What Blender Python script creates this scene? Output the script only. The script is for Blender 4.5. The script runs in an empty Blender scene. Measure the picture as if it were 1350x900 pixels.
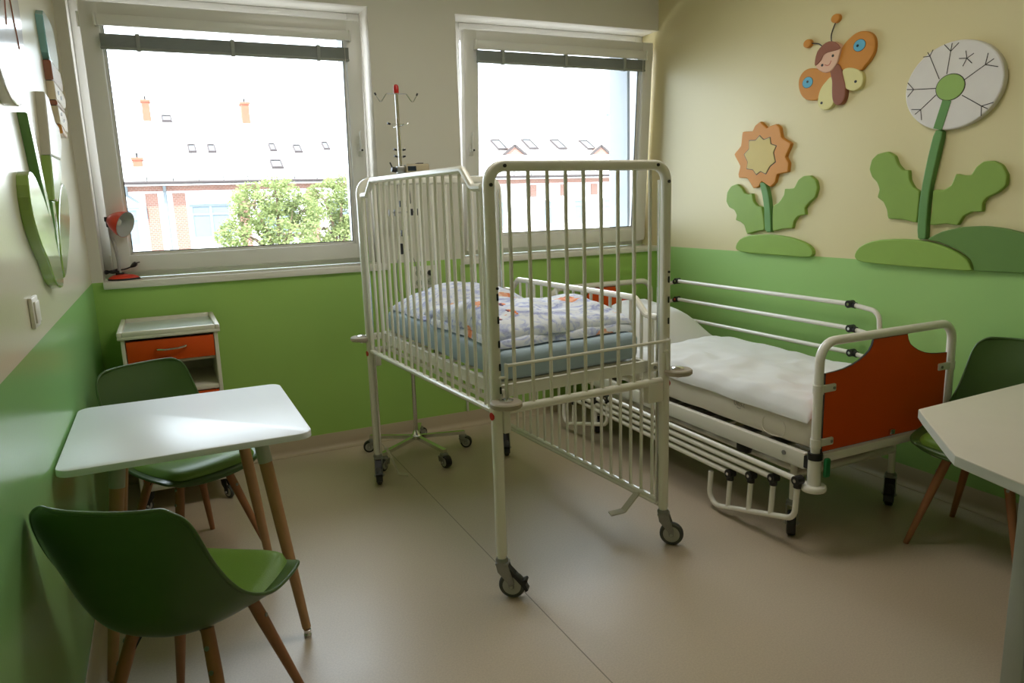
import bpy, bmesh, math, random
from mathutils import Vector, Matrix, noise

sc = bpy.context.scene
COL = sc.collection
R = math.radians
PI = math.pi
random.seed(7)

# ------------------------------------------------------------------ camera
cam_d = bpy.data.cameras.new('camera')
cam = bpy.data.objects.new('camera', cam_d)
COL.objects.link(cam)
cam_d.sensor_width = 36.0
cam_d.lens = 961.58 / 1350 * 36.0
cam_d.clip_end = 500
YAW, PITCH, ROLL = 0.440609571, 0.190954868, 0.0317222664
_f = Vector((math.sin(YAW) * math.cos(PITCH), math.cos(YAW) * math.cos(PITCH), -math.sin(PITCH)))
_r = Vector((math.cos(YAW), -math.sin(YAW), 0))
_d = _f.cross(_r)
_c, _s = math.cos(ROLL), math.sin(ROLL)
_r2 = _c * _r + _s * _d
_d2 = -_s * _r + _c * _d
m = Matrix(((_r2.x, -_d2.x, -_f.x, 0), (_r2.y, -_d2.y, -_f.y, 0), (_r2.z, -_d2.z, -_f.z, 1.45), (0, 0, 0, 1)))
cam.matrix_world = m
sc.camera = cam

# ------------------------------------------------------------------ light
world = bpy.data.worlds.new('sky')
sc.world = world
world.use_nodes = True
wn = world.node_tree
bg = wn.nodes['Background']
bg.inputs[0].default_value = (0.87, 0.945, 1.07, 1)
bg.inputs[1].default_value = 1.0
sun_d = bpy.data.lights.new('sun', 'SUN')
sun_d.energy = 2.0
sun_d.angle = R(0.6)
sun_d.color = (1.0, 0.95, 0.88)
sun = bpy.data.objects.new('sun', sun_d)
COL.objects.link(sun)
sun.location = (-20, -20, 40)
sun.rotation_euler = Vector((0.35, 0.55, -0.9)).to_track_quat('-Z', 'Y').to_euler()


def portal(name, x0, x1, z0, z1, y):
    d = bpy.data.lights.new(name, 'AREA')
    d.shape = 'RECTANGLE'
    d.size = x1 - x0
    d.size_y = z1 - z0
    d.cycles.is_portal = True
    o = bpy.data.objects.new(name, d)
    COL.objects.link(o)
    o.location = ((x0 + x1) / 2, y, (z0 + z1) / 2)
    o.rotation_euler = (R(-90), 0, 0)


portal('daylight_portal', -0.30, 1.20, 1.10, 2.56, 4.84)
portal('daylight_portal', 1.72, 3.21, 1.10, 2.56, 4.84)

# added fill light out of view, brightens surfaces that face the camera
fill_d = bpy.data.lights.new('added_fill_light', 'AREA')
fill_d.shape = 'RECTANGLE'
fill_d.size, fill_d.size_y = 1.2, 0.6
fill_d.energy = 2.4
fill_d.color = (1.0, 0.94, 0.85)
lamp = bpy.data.objects.new('added_fill_light', fill_d)
COL.objects.link(lamp)
lamp.location = (1.45, 2.5, 2.915)

sc.view_settings.view_transform = 'Standard'
sc.view_settings.look = 'None'
sc.view_settings.gamma = 1.0
sc.view_settings.exposure = 3.05
sc.cycles.use_denoising = True
sc.cycles.diffuse_bounces = 7
sc.cycles.max_bounces = 14
sc.cycles.transparent_max_bounces = 16
sc.cycles.caustics_reflective = False
sc.cycles.caustics_refractive = False


# ------------------------------------------------------------------ materials
def srgb(r, g, b):
    def f(c):
        c /= 255.0
        return c / 12.92 if c <= 0.04045 else ((c + 0.055) / 1.055) ** 2.4
    return (f(r), f(g), f(b), 1)


def nd(nt, t, **kw):
    n = nt.nodes.new(t)
    for k, v in kw.items():
        if k in n.inputs:
            n.inputs[k].default_value = v
        else:
            setattr(n, k, v)
    return n


def mat(name, col, rough=0.5, metal=0.0, spec=0.5, var=0.06, vscale=8.0, bump=0.0, bscale=60.0, coat=0.0):
    m = bpy.data.materials.new(name)
    m.use_nodes = True
    nt = m.node_tree
    b = nt.nodes['Principled BSDF']
    b.inputs['Roughness'].default_value = rough
    b.inputs['Metallic'].default_value = metal
    b.inputs['Specular IOR Level'].default_value = spec
    b.inputs['Coat Weight'].default_value = coat
    b.inputs['Coat Roughness'].default_value = 0.12
    tc = nd(nt, 'ShaderNodeTexCoord')
    no = nd(nt, 'ShaderNodeTexNoise', Scale=vscale, Detail=4.0)
    nt.links.new(tc.outputs['Object'], no.inputs['Vector'])
    mx = nd(nt, 'ShaderNodeMix', data_type='RGBA')
    a = tuple(max(0, c * (1 - var)) for c in col[:3]) + (1,)
    c2 = tuple(min(1, c * (1 + var)) for c in col[:3]) + (1,)
    mx.inputs[6].default_value = a
    mx.inputs[7].default_value = c2
    nt.links.new(no.outputs['Fac'], mx.inputs[0])
    nt.links.new(mx.outputs[2], b.inputs['Base Color'])
    if bump:
        n2 = nd(nt, 'ShaderNodeTexNoise', Scale=bscale, Detail=3.0)
        nt.links.new(tc.outputs['Object'], n2.inputs['Vector'])
        bp = nd(nt, 'ShaderNodeBump', Strength=bump, Distance=0.002)
        nt.links.new(n2.outputs['Fac'], bp.inputs['Height'])
        nt.links.new(bp.outputs['Normal'], b.inputs['Normal'])
    return m


def wall_mat(name, upper, lower, rough, level=1.098):
    m = mat(name, upper, rough, var=0.015, vscale=2.0, bump=0.12, bscale=90)
    nt = m.node_tree
    b = nt.nodes['Principled BSDF']
    src = b.inputs['Base Color'].links[0].from_socket
    tc = nd(nt, 'ShaderNodeTexCoord')
    sx = nd(nt, 'ShaderNodeSeparateXYZ')
    nt.links.new(tc.outputs['Object'], sx.inputs[0])
    gt = nd(nt, 'ShaderNodeMath', operation='GREATER_THAN')
    gt.inputs[1].default_value = level
    nt.links.new(sx.outputs['Z'], gt.inputs[0])
    mx = nd(nt, 'ShaderNodeMix', data_type='RGBA')
    mx.inputs[6].default_value = lower
    nt.links.new(gt.outputs[0], mx.inputs[0])
    nt.links.new(src, mx.inputs[7])
    nt.links.new(mx.outputs[2], b.inputs['Base Color'])
    return m


GREEN = (0.33, 0.57, 0.18, 1)
M = {}
M['wall_back'] = wall_mat('wall_paint_back', (0.70, 0.67, 0.585, 1), (0.36, 0.59, 0.135, 1), 0.55)
M['wall_right'] = wall_mat('wall_paint_right', (0.70, 0.62, 0.345, 1), GREEN, 0.45)
M['wall_left'] = wall_mat('wall_paint_left', (0.72, 0.68, 0.52, 1), (0.28, 0.53, 0.20, 1), 0.22)
M['wall_front'] = wall_mat('wall_paint_front', (0.74, 0.70, 0.58, 1), GREEN, 0.5)
M['ceiling'] = mat('ceiling_paint', (0.80, 0.79, 0.75, 1), 0.8, var=0.02)
M['reveal'] = mat('outer_plaster', (0.34, 0.36, 0.39, 1), 0.8, bump=0.2)
M['skirting'] = mat('skirting_vinyl', (0.50, 0.41, 0.29, 1), 0.45, var=0.04)
M['pvc'] = mat('white_pvc', (0.80, 0.79, 0.75, 1), 0.28, var=0.015)
M['sill'] = mat('white_sill_laminate', (0.80, 0.77, 0.70, 1), 0.3, var=0.02)
M['rubber'] = mat('black_rubber', (0.012, 0.012, 0.012, 1), 0.6)
M['slat'] = mat('grey_slats', (0.30, 0.32, 0.29, 1), 0.5)
M['crib'] = mat('cream_enamel', (0.81, 0.785, 0.69, 1), 0.25, var=0.02, coat=0.25)
M['bed_white'] = mat('white_enamel', (0.84, 0.815, 0.75, 1), 0.25, var=0.02, coat=0.25)
M['pedal'] = mat('matt_cream_enamel', (0.55, 0.51, 0.40, 1), 0.7, var=0.05)
M['chrome'] = mat('chrome', (0.75, 0.75, 0.74, 1), 0.16, metal=1.0, var=0.02)
M['steel'] = mat('dull_steel', (0.36, 0.36, 0.34, 1), 0.38, metal=1.0, var=0.1)
M['caster_metal'] = mat('caster_zinc', (0.30, 0.30, 0.28, 1), 0.42, metal=0.8, var=0.15, vscale=40)
M['tyre'] = mat('grey_rubber_tyre', (0.070, 0.073, 0.068, 1), 0.65, var=0.15)
M['hub'] = mat('grey_hub_plastic', (0.42, 0.41, 0.37, 1), 0.5)
M['black'] = mat('black_plastic', (0.012, 0.012, 0.013, 1), 0.4)
M['bumper'] = mat('beige_bumper_rubber', (0.42, 0.36, 0.28, 1), 0.6)
M['red'] = mat('red_plastic', (0.52, 0.015, 0.01, 1), 0.35)
M['orange'] = mat('orange_laminate', (0.72, 0.085, 0.006, 1), 0.5, spec=0.3, var=0.04)
M['dark_edge'] = mat('dark_laminate_edge', (0.03, 0.02, 0.018, 1), 0.5)
M['sheet_blue'] = mat('light_blue_sheet', (0.36, 0.46, 0.53, 1), 0.85, var=0.05, bump=0.35, bscale=40)
M['sheet_white'] = mat('white_sheet', (0.77, 0.725, 0.64, 1), 0.85, var=0.02, bump=0.4, bscale=30)
M['duvet_white'] = mat('white_duvet_cotton', (0.72, 0.72, 0.715, 1), 0.85, var=0.02, bump=0.4, bscale=25)
M['ink'] = mat('grey_laundry_ink', (0.35, 0.33, 0.31, 1), 0.8)
M['green_tag'] = mat('green_tag', (0.01, 0.20, 0.06, 1), 0.5)
M['chair_shell'] = mat('green_chair_plastic', (0.052, 0.108, 0.022, 1), 0.32, var=0.02, spec=0.5)
M['chair_pad'] = mat('green_leatherette', (0.14, 0.26, 0.035, 1), 0.42, var=0.05, bump=0.3, bscale=220)
M['beech'] = mat('beech_wood', (0.36, 0.15, 0.065, 1), 0.45, var=0.16, vscale=24)
M['beech_light'] = mat('beech_wood_light', (0.46, 0.25, 0.12, 1), 0.45, var=0.12, vscale=24)
M['table_white'] = mat('white_tabletop', (0.76, 0.77, 0.81, 1), 0.33, var=0.01)
M['socket_grey'] = mat('pale_leg_socket', (0.42, 0.44, 0.36, 1), 0.5)
M['cab_white'] = mat('cabinet_white', (0.74, 0.70, 0.60, 1), 0.4, var=0.02)
M['tray'] = mat('pale_tray', (0.62, 0.67, 0.66, 1), 0.3, var=0.03)
M['desk'] = mat('cream_desk_laminate', (0.66, 0.60, 0.50, 1), 0.4, var=0.03)
M['desk_edge'] = mat('desk_edge_band', (0.52, 0.53, 0.47, 1), 0.45)
M['desk_leg'] = mat('grey_desk_panel', (0.42, 0.45, 0.44, 1), 0.4)
M['lamp_red'] = mat('red_lamp_enamel', (0.75, 0.05, 0.015, 1), 0.3, coat=0.4)
M['lamp_inner'] = mat('pale_lamp_inner', (0.55, 0.55, 0.53, 1), 0.5)
M['lamp_grey'] = mat('grey_gooseneck', (0.40, 0.38, 0.38, 1), 0.45)
M['plastic_white'] = mat('white_switch_plastic', (0.76, 0.73, 0.66, 1), 0.35)
M['pump_beige'] = mat('beige_pump_plastic', (0.44, 0.37, 0.24, 1), 0.45)
M['screen'] = mat('dark_display', (0.02, 0.03, 0.04, 1), 0.2)
# wooden plaques
for k, c in dict(p_orange=(0.60, 0.25, 0.040), p_yellow=(0.58, 0.45, 0.14), p_pale=(0.72, 0.66, 0.30), p_brown=(0.28, 0.10, 0.055),
                 p_skin=(0.74, 0.46, 0.32), p_blue=(0.12, 0.42, 0.58), p_white=(0.74, 0.71, 0.68), p_lime=(0.30, 0.47, 0.12),
                 p_leaf=(0.245, 0.385, 0.070), p_stem=(0.13, 0.29, 0.085), p_dark=(0.13, 0.25, 0.055), p_mound=(0.26, 0.42, 0.075),
                 p_teal=(0.20, 0.42, 0.42), p_cream=(0.66, 0.55, 0.38), p_grey=(0.50, 0.47, 0.38)).items():
    M[k] = mat('painted_wood_' + k[2:], c + (1,), 0.55, spec=0.35, var=0.05, vscale=12, bump=0.1, bscale=30)
M['facade'] = mat('white_render', (0.74, 0.72, 0.70, 1), 0.9, bump=0.1)
M['roof'] = mat('pale_roof_sheet', (0.76, 0.76, 0.76, 1), 0.6, var=0.03)
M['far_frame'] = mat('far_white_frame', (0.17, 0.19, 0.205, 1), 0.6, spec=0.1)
M['gutter'] = mat('gutter_metal', (0.058, 0.048, 0.048, 1), 0.7, spec=0.1)
M['hillside'] = mat('wooded_hillside', (0.040, 0.078, 0.075, 1), 0.95, var=0.35, spec=0.0, vscale=0.6)
M['street'] = mat('street_asphalt', (0.30, 0.30, 0.29, 1), 0.9)
M['bark'] = mat('tree_bark', (0.12, 0.08, 0.05, 1), 0.9)


def brick_mat():
    m = mat('far_brick', (0.42, 0.17, 0.11, 1), 0.9)
    nt = m.node_tree
    b = nt.nodes['Principled BSDF']
    tc = nd(nt, 'ShaderNodeTexCoord')
    mp = nd(nt, 'ShaderNodeMapping')
    mp.inputs['Rotation'].default_value = (R(90), 0, 0)
    br = nd(nt, 'ShaderNodeTexBrick', Scale=4.0)
    br.inputs['Color1'].default_value = (0.215, 0.095, 0.070, 1)
    br.inputs['Color2'].default_value = (0.175, 0.080, 0.060, 1)
    br.inputs['Mortar'].default_value = (0.28, 0.22, 0.18, 1)
    nt.links.new(tc.outputs['Object'], mp.inputs[0])
    nt.links.new(mp.outputs[0], br.inputs['Vector'])
    nt.links.new(br.outputs['Color'], b.inputs['Base Color'])
    return m


M['brick'] = brick_mat()
M['brick_red'] = mat('chimney_brick', (0.21, 0.068, 0.040, 1), 0.9, var=0.2, vscale=6)
M['snow_dark'] = mat('dark_roof_iron', (0.030, 0.028, 0.028, 1), 0.8, spec=0.1)


def floor_mat():
    m = mat('vinyl_floor', (0.555, 0.455, 0.35, 1), 0.30, var=0.05, vscale=1.2)
    nt = m.node_tree
    b = nt.nodes['Principled BSDF']
    src = b.inputs['Base Color'].links[0].from_socket
    tc = nd(nt, 'ShaderNodeTexCoord')
    n = nd(nt, 'ShaderNodeTexNoise', Scale=160.0, Detail=2.0, Roughness=0.7)
    nt.links.new(tc.outputs['Object'], n.inputs['Vector'])
    rp = nd(nt, 'ShaderNodeValToRGB')
    rp.color_ramp.elements[0].position = 0.36
    rp.color_ramp.elements[0].color = (0.92, 0.91, 0.90, 1)
    rp.color_ramp.elements[1].position = 0.62
    rp.color_ramp.elements[1].color = (1.03, 1.03, 1.02, 1)
    nt.links.new(n.outputs['Fac'], rp.inputs[0])
    mx = nd(nt, 'ShaderNodeMix', data_type='RGBA', blend_type='MULTIPLY')
    mx.inputs[0].default_value = 1.0
    nt.links.new(src, mx.inputs[6])
    nt.links.new(rp.outputs[0], mx.inputs[7])
    nt.links.new(mx.outputs[2], b.inputs['Base Color'])
    n2 = nd(nt, 'ShaderNodeTexNoise', Scale=3.0, Detail=3.0)
    nt.links.new(tc.outputs['Object'], n2.inputs['Vector'])
    mr = nd(nt, 'ShaderNodeMapRange')
    mr.inputs[3].default_value = 0.27
    mr.inputs[4].default_value = 0.42
    nt.links.new(n2.outputs['Fac'], mr.inputs[0])
    nt.links.new(mr.outputs[0], b.inputs['Roughness'])
    return m


M['floor'] = floor_mat()
M['seam'] = mat('floor_weld', (0.27, 0.22, 0.17, 1), 0.5)


def glass_mat():
    m = bpy.data.materials.new('window_glass')
    m.use_nodes = True
    nt = m.node_tree
    nt.nodes.clear()
    out = nd(nt, 'ShaderNodeOutputMaterial')
    tr = nd(nt, 'ShaderNodeBsdfTransparent')
    tr.inputs[0].default_value = (0.93, 0.96, 0.95, 1)
    gl = nd(nt, 'ShaderNodeBsdfGlossy')
    gl.inputs['Roughness'].default_value = 0.02
    fr = nd(nt, 'ShaderNodeFresnel', IOR=1.35)
    mx = nd(nt, 'ShaderNodeMixShader')
    nt.links.new(fr.outputs[0], mx.inputs[0])
    nt.links.new(tr.outputs[0], mx.inputs[1])
    nt.links.new(gl.outputs[0], mx.inputs[2])
    nt.links.new(mx.outputs[0], out.inputs[0])
    return m


M['glass'] = glass_mat()
M['far_glass'] = mat('far_window_glass', (0.135, 0.165, 0.185, 1), 0.5, spec=0.15)


def leaf_mat():
    m = mat('spring_leaves', (0.205, 0.245, 0.088, 1), 0.7, var=0.25, vscale=2.5)
    nt = m.node_tree
    b = nt.nodes['Principled BSDF']
    src = b.inputs['Base Color'].links[0].from_socket
    t = nd(nt, 'ShaderNodeBsdfTranslucent')
    nt.links.new(src, t.inputs[0])
    mx = nd(nt, 'ShaderNodeMixShader')
    mx.inputs[0].default_value = 0.4
    out = [n for n in nt.nodes if n.type == 'OUTPUT_MATERIAL'][0]
    nt.links.new(b.outputs[0], mx.inputs[1])
    nt.links.new(t.outputs[0], mx.inputs[2])
    nt.links.new(mx.outputs[0], out.inputs[0])
    return m


M['leaf'] = leaf_mat()


def print_mat():
    """white cotton printed with lavender washes and scattered warm motifs"""
    m = mat('printed_cotton', (0.80, 0.80, 0.80, 1), 0.85, bump=0.3, bscale=30)
    nt = m.node_tree
    b = nt.nodes['Principled BSDF']
    tc = nd(nt, 'ShaderNodeTexCoord')
    mp = nd(nt, 'ShaderNodeMapping')
    mp.inputs['Scale'].default_value = (1.0, 1.6, 1.6)
    nt.links.new(tc.outputs['Object'], mp.inputs[0])
    n1 = nd(nt, 'ShaderNodeTexNoise', Scale=11.0, Detail=7.0, Roughness=0.66, Distortion=1.6)
    nt.links.new(mp.outputs[0], n1.inputs['Vector'])
    r1 = nd(nt, 'ShaderNodeValToRGB')
    e = r1.color_ramp.elements
    e[0].position, e[0].color = 0.34, (0.30, 0.33, 0.60, 1)
    e[1].position, e[1].color = 0.53, (0.72, 0.75, 0.82, 1)
    k = e.new(0.44)
    k.color = (0.48, 0.53, 0.75, 1)
    nt.links.new(n1.outputs['Fac'], r1.inputs[0])
    vo = nd(nt, 'ShaderNodeTexVoronoi', Scale=6.0)
    n2 = nd(nt, 'ShaderNodeTexNoise', Scale=14.0, Detail=3.0)
    nt.links.new(tc.outputs['Object'], n2.inputs['Vector'])
    ad = nd(nt, 'ShaderNodeMix', data_type='RGBA', blend_type='ADD')
    ad.inputs[0].default_value = 0.16
    nt.links.new(mp.outputs[0], ad.inputs[6])
    nt.links.new(n2.outputs['Color'], ad.inputs[7])
    nt.links.new(ad.outputs[2], vo.inputs['Vector'])
    lt = nd(nt, 'ShaderNodeMath', operation='LESS_THAN')
    lt.inputs[1].default_value = 0.33
    nt.links.new(vo.outputs['Distance'], lt.inputs[0])
    sp = nd(nt, 'ShaderNodeSeparateColor')
    nt.links.new(vo.outputs['Color'], sp.inputs[0])
    g2 = nd(nt, 'ShaderNodeMath', operation='GREATER_THAN')
    g2.inputs[1].default_value = 0.52
    nt.links.new(sp.outputs[0], g2.inputs[0])
    mu = nd(nt, 'ShaderNodeMath', operation='MULTIPLY')
    nt.links.new(lt.outputs[0], mu.inputs[0])
    nt.links.new(g2.outputs[0], mu.inputs[1])
    r2 = nd(nt, 'ShaderNodeValToRGB')
    r2.color_ramp.interpolation = 'CONSTANT'
    e = r2.color_ramp.elements
    e[0].position, e[0].color = 0.0, (0.10, 0.03, 0.09, 1)
    e[1].position, e[1].color = 0.40, (0.70, 0.22, 0.08, 1)
    k = e.new(0.50)
    k.color = (0.78, 0.38, 0.24, 1)
    k = e.new(0.62)
    k.color = (0.80, 0.55, 0.40, 1)
    nt.links.new(n2.outputs['Fac'], r2.inputs[0])
    mx = nd(nt, 'ShaderNodeMix', data_type='RGBA')
    nt.links.new(mu.outputs[0], mx.inputs[0])
    nt.links.new(r1.outputs[0], mx.inputs[6])
    nt.links.new(r2.outputs[0], mx.inputs[7])
    nt.links.new(mx.outputs[2], b.inputs['Base Color'])
    return m


M['print'] = print_mat()


# ------------------------------------------------------------------ mesh builder
def fillet(pts, r, n=6):
    pts = [Vector(p) for p in pts]
    if not isinstance(r, (list, tuple)):
        r = [r] * len(pts)
    out = [pts[0]]
    for i in range(1, len(pts) - 1):
        p, a, b = pts[i], pts[i - 1], pts[i + 1]
        u, v = (a - p), (b - p)
        lu, lv = u.length, v.length
        u.normalize()
        v.normalize()
        ang = u.angle(v, PI)
        if ang > PI - 0.02 or r[i] <= 0:
            out.append(p)
            continue
        d = min(r[i] / math.tan(ang / 2), lu * 0.49, lv * 0.49)
        rr = d * math.tan(ang / 2)
        bis = (u + v).normalized()
        c = p + bis * (rr / math.sin(ang / 2))
        s, e = p + u * d - c, p + v * d - c
        tot = s.angle(e, 0)
        ax = s.cross(e).normalized()
        for k in range(n + 1):
            out.append(c + Matrix.Rotation(tot * k / n, 3, ax) @ s)
    out.append(pts[-1])
    return out


def catmull(pts, n=6, closed=False):
    P = [Vector(p) for p in pts]
    N = len(P)
    out = []
    rng = N if closed else N - 1
    for i in range(rng):
        if closed:
            a, b, c, d = P[(i - 1) % N], P[i], P[(i + 1) % N], P[(i + 2) % N]
        else:
            a, b, c, d = P[max(i - 1, 0)], P[i], P[i + 1], P[min(i + 2, N - 1)]
        for k in range(n):
            t = k / n
            out.append(0.5 * ((2 * b) + (c - a) * t + (2 * a - 5 * b + 4 * c - d) * t * t + (3 * b - a - 3 * c + d) * t ** 3))
    if not closed:
        out.append(P[-1])
    return out


class MB:
    def __init__(s):
        s.v = []
        s.f = []

    def add(s, vs, fs):
        o = len(s.v)
        s.v += [tuple(p) for p in vs]
        s.f += [tuple(i + o for i in f) for f in fs]
        return s

    def box(s, x0, x1, y0, y1, z0, z1, mtx=None):
        vs = [Vector((x, y, z)) for z in (z0, z1) for y in (y0, y1) for x in (x0, x1)]
        if mtx:
            vs = [mtx @ p for p in vs]
        return s.add(vs, [(0, 2, 3, 1), (4, 5, 7, 6), (0, 1, 5, 4), (2, 6, 7, 3), (0, 4, 6, 2), (1, 3, 7, 5)])

    def rbox(s, x0, x1, y0, y1, z0, z1, r=0.004, seg=2, mtx=None):
        bm = bmesh.new()
        bmesh.ops.create_cube(bm, size=1)
        for v in bm.verts:
            v.co = Vector(((x0 + x1) / 2 + v.co.x * (x1 - x0), (y0 + y1) / 2 + v.co.y * (y1 - y0), (z0 + z1) / 2 + v.co.z * (z1 - z0)))
        r = min(r, (x1 - x0) * 0.49, (y1 - y0) * 0.49, (z1 - z0) * 0.49)
        bmesh.ops.bevel(bm, geom=bm.edges[:], offset=r, segments=seg, profile=0.5, affect='EDGES')
        bm.verts.index_update()
        vs = [mtx @ v.co if mtx else v.co.copy() for v in bm.verts]
        fs = [tuple(v.index for v in f.verts) for f in bm.faces]
        bm.free()
        return s.add(vs, fs)

    def sweep(s, path, prof, closed=False, up=None, cap=True, scale=None):
        """sweep a closed 2D profile along a path"""
        P = [Vector(p) for p in path]
        n = len(P)
        T = []
        for i in range(n):
            a = P[(i - 1) % n] if (closed or i) else P[i]
            b = P[(i + 1) % n] if (closed or i < n - 1) else P[i]
            T.append((b - a).normalized())
        if up is None:
            up = Vector((0, 0, 1)) if abs(T[0].z) < 0.9 else Vector((0, 1, 0))
        N = (Vector(up) - T[0] * Vector(up).dot(T[0])).normalized()
        rings = []
        for i in range(n):
            if i:
                ax = T[i - 1].cross(T[i])
                if ax.length > 1e-7:
                    N = Matrix.Rotation(T[i - 1].angle(T[i]), 3, ax.normalized()) @ N
                N = (N - T[i] * N.dot(T[i])).normalized()
            B = T[i].cross(N)
            k = scale[i] if scale else 1.0
            rings.append([P[i] + N * (a * k) + B * (b * k) for a, b in prof])
        m_ = len(prof)
        vs = [p for rg in rings for p in rg]
        fs = []
        for i in range(n if closed else n - 1):
            j = (i + 1) % n
            for k in range(m_):
                l = (k + 1) % m_
                fs.append((i * m_ + k, i * m_ + l, j * m_ + l, j * m_ + k))
        if not closed and cap:
            fs.append(tuple(range(m_ - 1, -1, -1)))
            fs.append(tuple((n - 1) * m_ + k for k in range(m_)))
        return s.add(vs, fs)

    def tube(s, path, r, seg=10, closed=False, scale=None):
        prof = [(r * math.cos(2 * PI * k / seg), r * math.sin(2 * PI * k / seg)) for k in range(seg)]
        return s.sweep(path, prof, closed, scale=scale)

    def cyl(s, a, b, r0, r1=None, seg=14):
        r1 = r0 if r1 is None else r1
        return s.tube([a, b], 1.0, seg, scale=[r0, r1])

    def lathe(s, prof, seg=24, mtx=None):
        """prof: list of (radius, height), revolved about local z"""
        vs, fs = [], []
        n = len(prof)
        for r, z in prof:
            for k in range(seg):
                a = 2 * PI * k / seg
                p = Vector((r * math.cos(a), r * math.sin(a), z))
                vs.append(mtx @ p if mtx else p)
        for i in range(n - 1):
            for k in range(seg):
                l = (k + 1) % seg
                fs.append((i * seg + k, i * seg + l, (i + 1) * seg + l, (i + 1) * seg + k))
        fs.append(tuple(range(seg - 1, -1, -1)))
        fs.append(tuple((n - 1) * seg + k for k in range(seg)))
        return s.add(vs, fs)

    def prism(s, outline, fn, depth, bev=0.004):
        """outline: 2D polygon; fn(a, b, h) -> point; extruded from h=0 to h=depth with a rounded front edge"""
        o = [Vector(p[:2]) for p in outline]
        n = len(o)
        area = sum(o[i].x * o[(i + 1) % n].y - o[(i + 1) % n].x * o[i].y for i in range(n))
        sg = 1 if area > 0 else -1

        def inset(d):
            out = []
            for i in range(n):
                a, b, c = o[i - 1], o[i], o[(i + 1) % n]
                t1 = (b - a).normalized() if (b - a).length > 1e-9 else Vector((1, 0))
                t2 = (c - b).normalized() if (c - b).length > 1e-9 else t1
                n1, n2 = Vector((-t1.y, t1.x)) * sg, Vector((-t2.y, t2.x)) * sg
                nn = n1 + n2
                if nn.length < 1e-6:
                    nn = n1
                nn.normalize()
                out.append(b + nn * d / max(0.55, nn.dot(n1)))
            return out
        rings = [(o, 0.0), (o, depth - bev), (inset(bev * 0.3), depth - bev * 0.3), (inset(bev), depth)]
        vs = [fn(p.x, p.y, h) for rg, h in rings for p in rg]
        fs = []
        for i in range(3):
            for k in range(n):
                l = (k + 1) % n
                fs.append((i * n + k, i * n + l, (i + 1) * n + l, (i + 1) * n + k))
        fs.append(tuple(range(n - 1, -1, -1)))
        fs.append(tuple(3 * n + k for k in range(n)))
        return s.add(vs, fs)

    def grid(s, nu, nv, fn):
        vs = [fn(i / (nu - 1), j / (nv - 1)) for j in range(nv) for i in range(nu)]
        fs = [(j * nu + i, j * nu + i + 1, (j + 1) * nu + i + 1, (j + 1) * nu + i) for j in range(nv - 1) for i in range(nu - 1)]
        return s.add(vs, fs)

    def roundgrid(s, x0, x1, y0, y1, z0, z1, r, n=18, warp=None):
        """rounded box of gridded faces that a warp function may crease"""
        c = Vector(((x0 + x1) / 2, (y0 + y1) / 2, (z0 + z1) / 2))
        h = Vector(((x1 - x0) / 2, (y1 - y0) / 2, (z1 - z0) / 2))

        def sub(k, L):
            q = [-1.0]
            e = min(0.9, r / L)
            q += [-1 + e * 0.35, -1 + e * 0.8]
            q += [-1 + e + (2 - 2 * e) * i / k for i in range(1, k)]
            q += [1 - e * 0.8, 1 - e * 0.35, 1.0]
            return q
        for ax in range(3):
            u, w = (ax + 1) % 3, (ax + 2) % 3
            U = sub(max(2, int(n * h[u] / max(h))), h[u])
            W = sub(max(2, int(n * h[w] / max(h))), h[w])
            for sg in (-1, 1):
                vs = []
                for b in W:
                    for a in U:
                        p = Vector((0, 0, 0))
                        p[ax], p[u], p[w] = sg * h[ax], a * h[u], b * h[w]
                        q = Vector([max(-h[k] + r, min(h[k] - r, p[k])) for k in range(3)])
                        dd = p - q
                        if dd.length > 1e-9:
                            p = q + dd.normalized() * r
                        p = p + c
                        vs.append(warp(p) if warp else p)
                nu = len(U)
                fs = []
                for j in range(len(W) - 1):
                    for i in range(nu - 1):
                        f = (j * nu + i, j * nu + i + 1, (j + 1) * nu + i + 1, (j + 1) * nu + i)
                        fs.append(f if sg > 0 else f[::-1])
                s.add(vs, fs)
        return s

    def mesh(s, name, smooth=35, merge=0.0):
        me = bpy.data.meshes.new(name)
        me.from_pydata(s.v, [], s.f)
        if merge or True:
            bm = bmesh.new()
            bm.from_mesh(me)
            if merge:
                bmesh.ops.remove_doubles(bm, verts=bm.verts[:], dist=merge)
            bmesh.ops.recalc_face_normals(bm, faces=bm.faces[:])
            bm.to_mesh(me)
            bm.free()
        if smooth:
            me.polygons.foreach_set('use_smooth', [True] * len(me.polygons))
            me.set_sharp_from_angle(angle=R(smooth))
        return me

    def build(s, name, material, parent=None, smooth=35, merge=0.0, kind=None):
        me = s.mesh(name, smooth, merge)
        me.materials.append(material)
        return put(name, me, parent, kind)


def put(name, me, parent=None, kind=None, loc=None, rot=None):
    o = bpy.data.objects.new(name, me)
    COL.objects.link(o)
    if parent:
        o.parent = parent
    if kind:
        o['kind'] = kind
    if loc:
        o.location = loc
    if rot:
        o.rotation_euler = rot
    return o


def thing(name, label, cat, loc=(0, 0, 0), rz=0.0, group=None):
    o = bpy.data.objects.new(name, None)
    COL.objects.link(o)
    o.empty_display_size = 0.05
    o.location = loc
    o.rotation_euler = (0, 0, rz)
    if label:
        o['label'] = label
    if cat:
        o['category'] = cat
    if group:
        o['group'] = group
    return o


def copy_tree(o, parent=None):
    c = o.copy()
    COL.objects.link(c)
    if parent:
        c.parent = parent
    for ch in list(o.children):
        copy_tree(ch, c)
    return c


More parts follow.
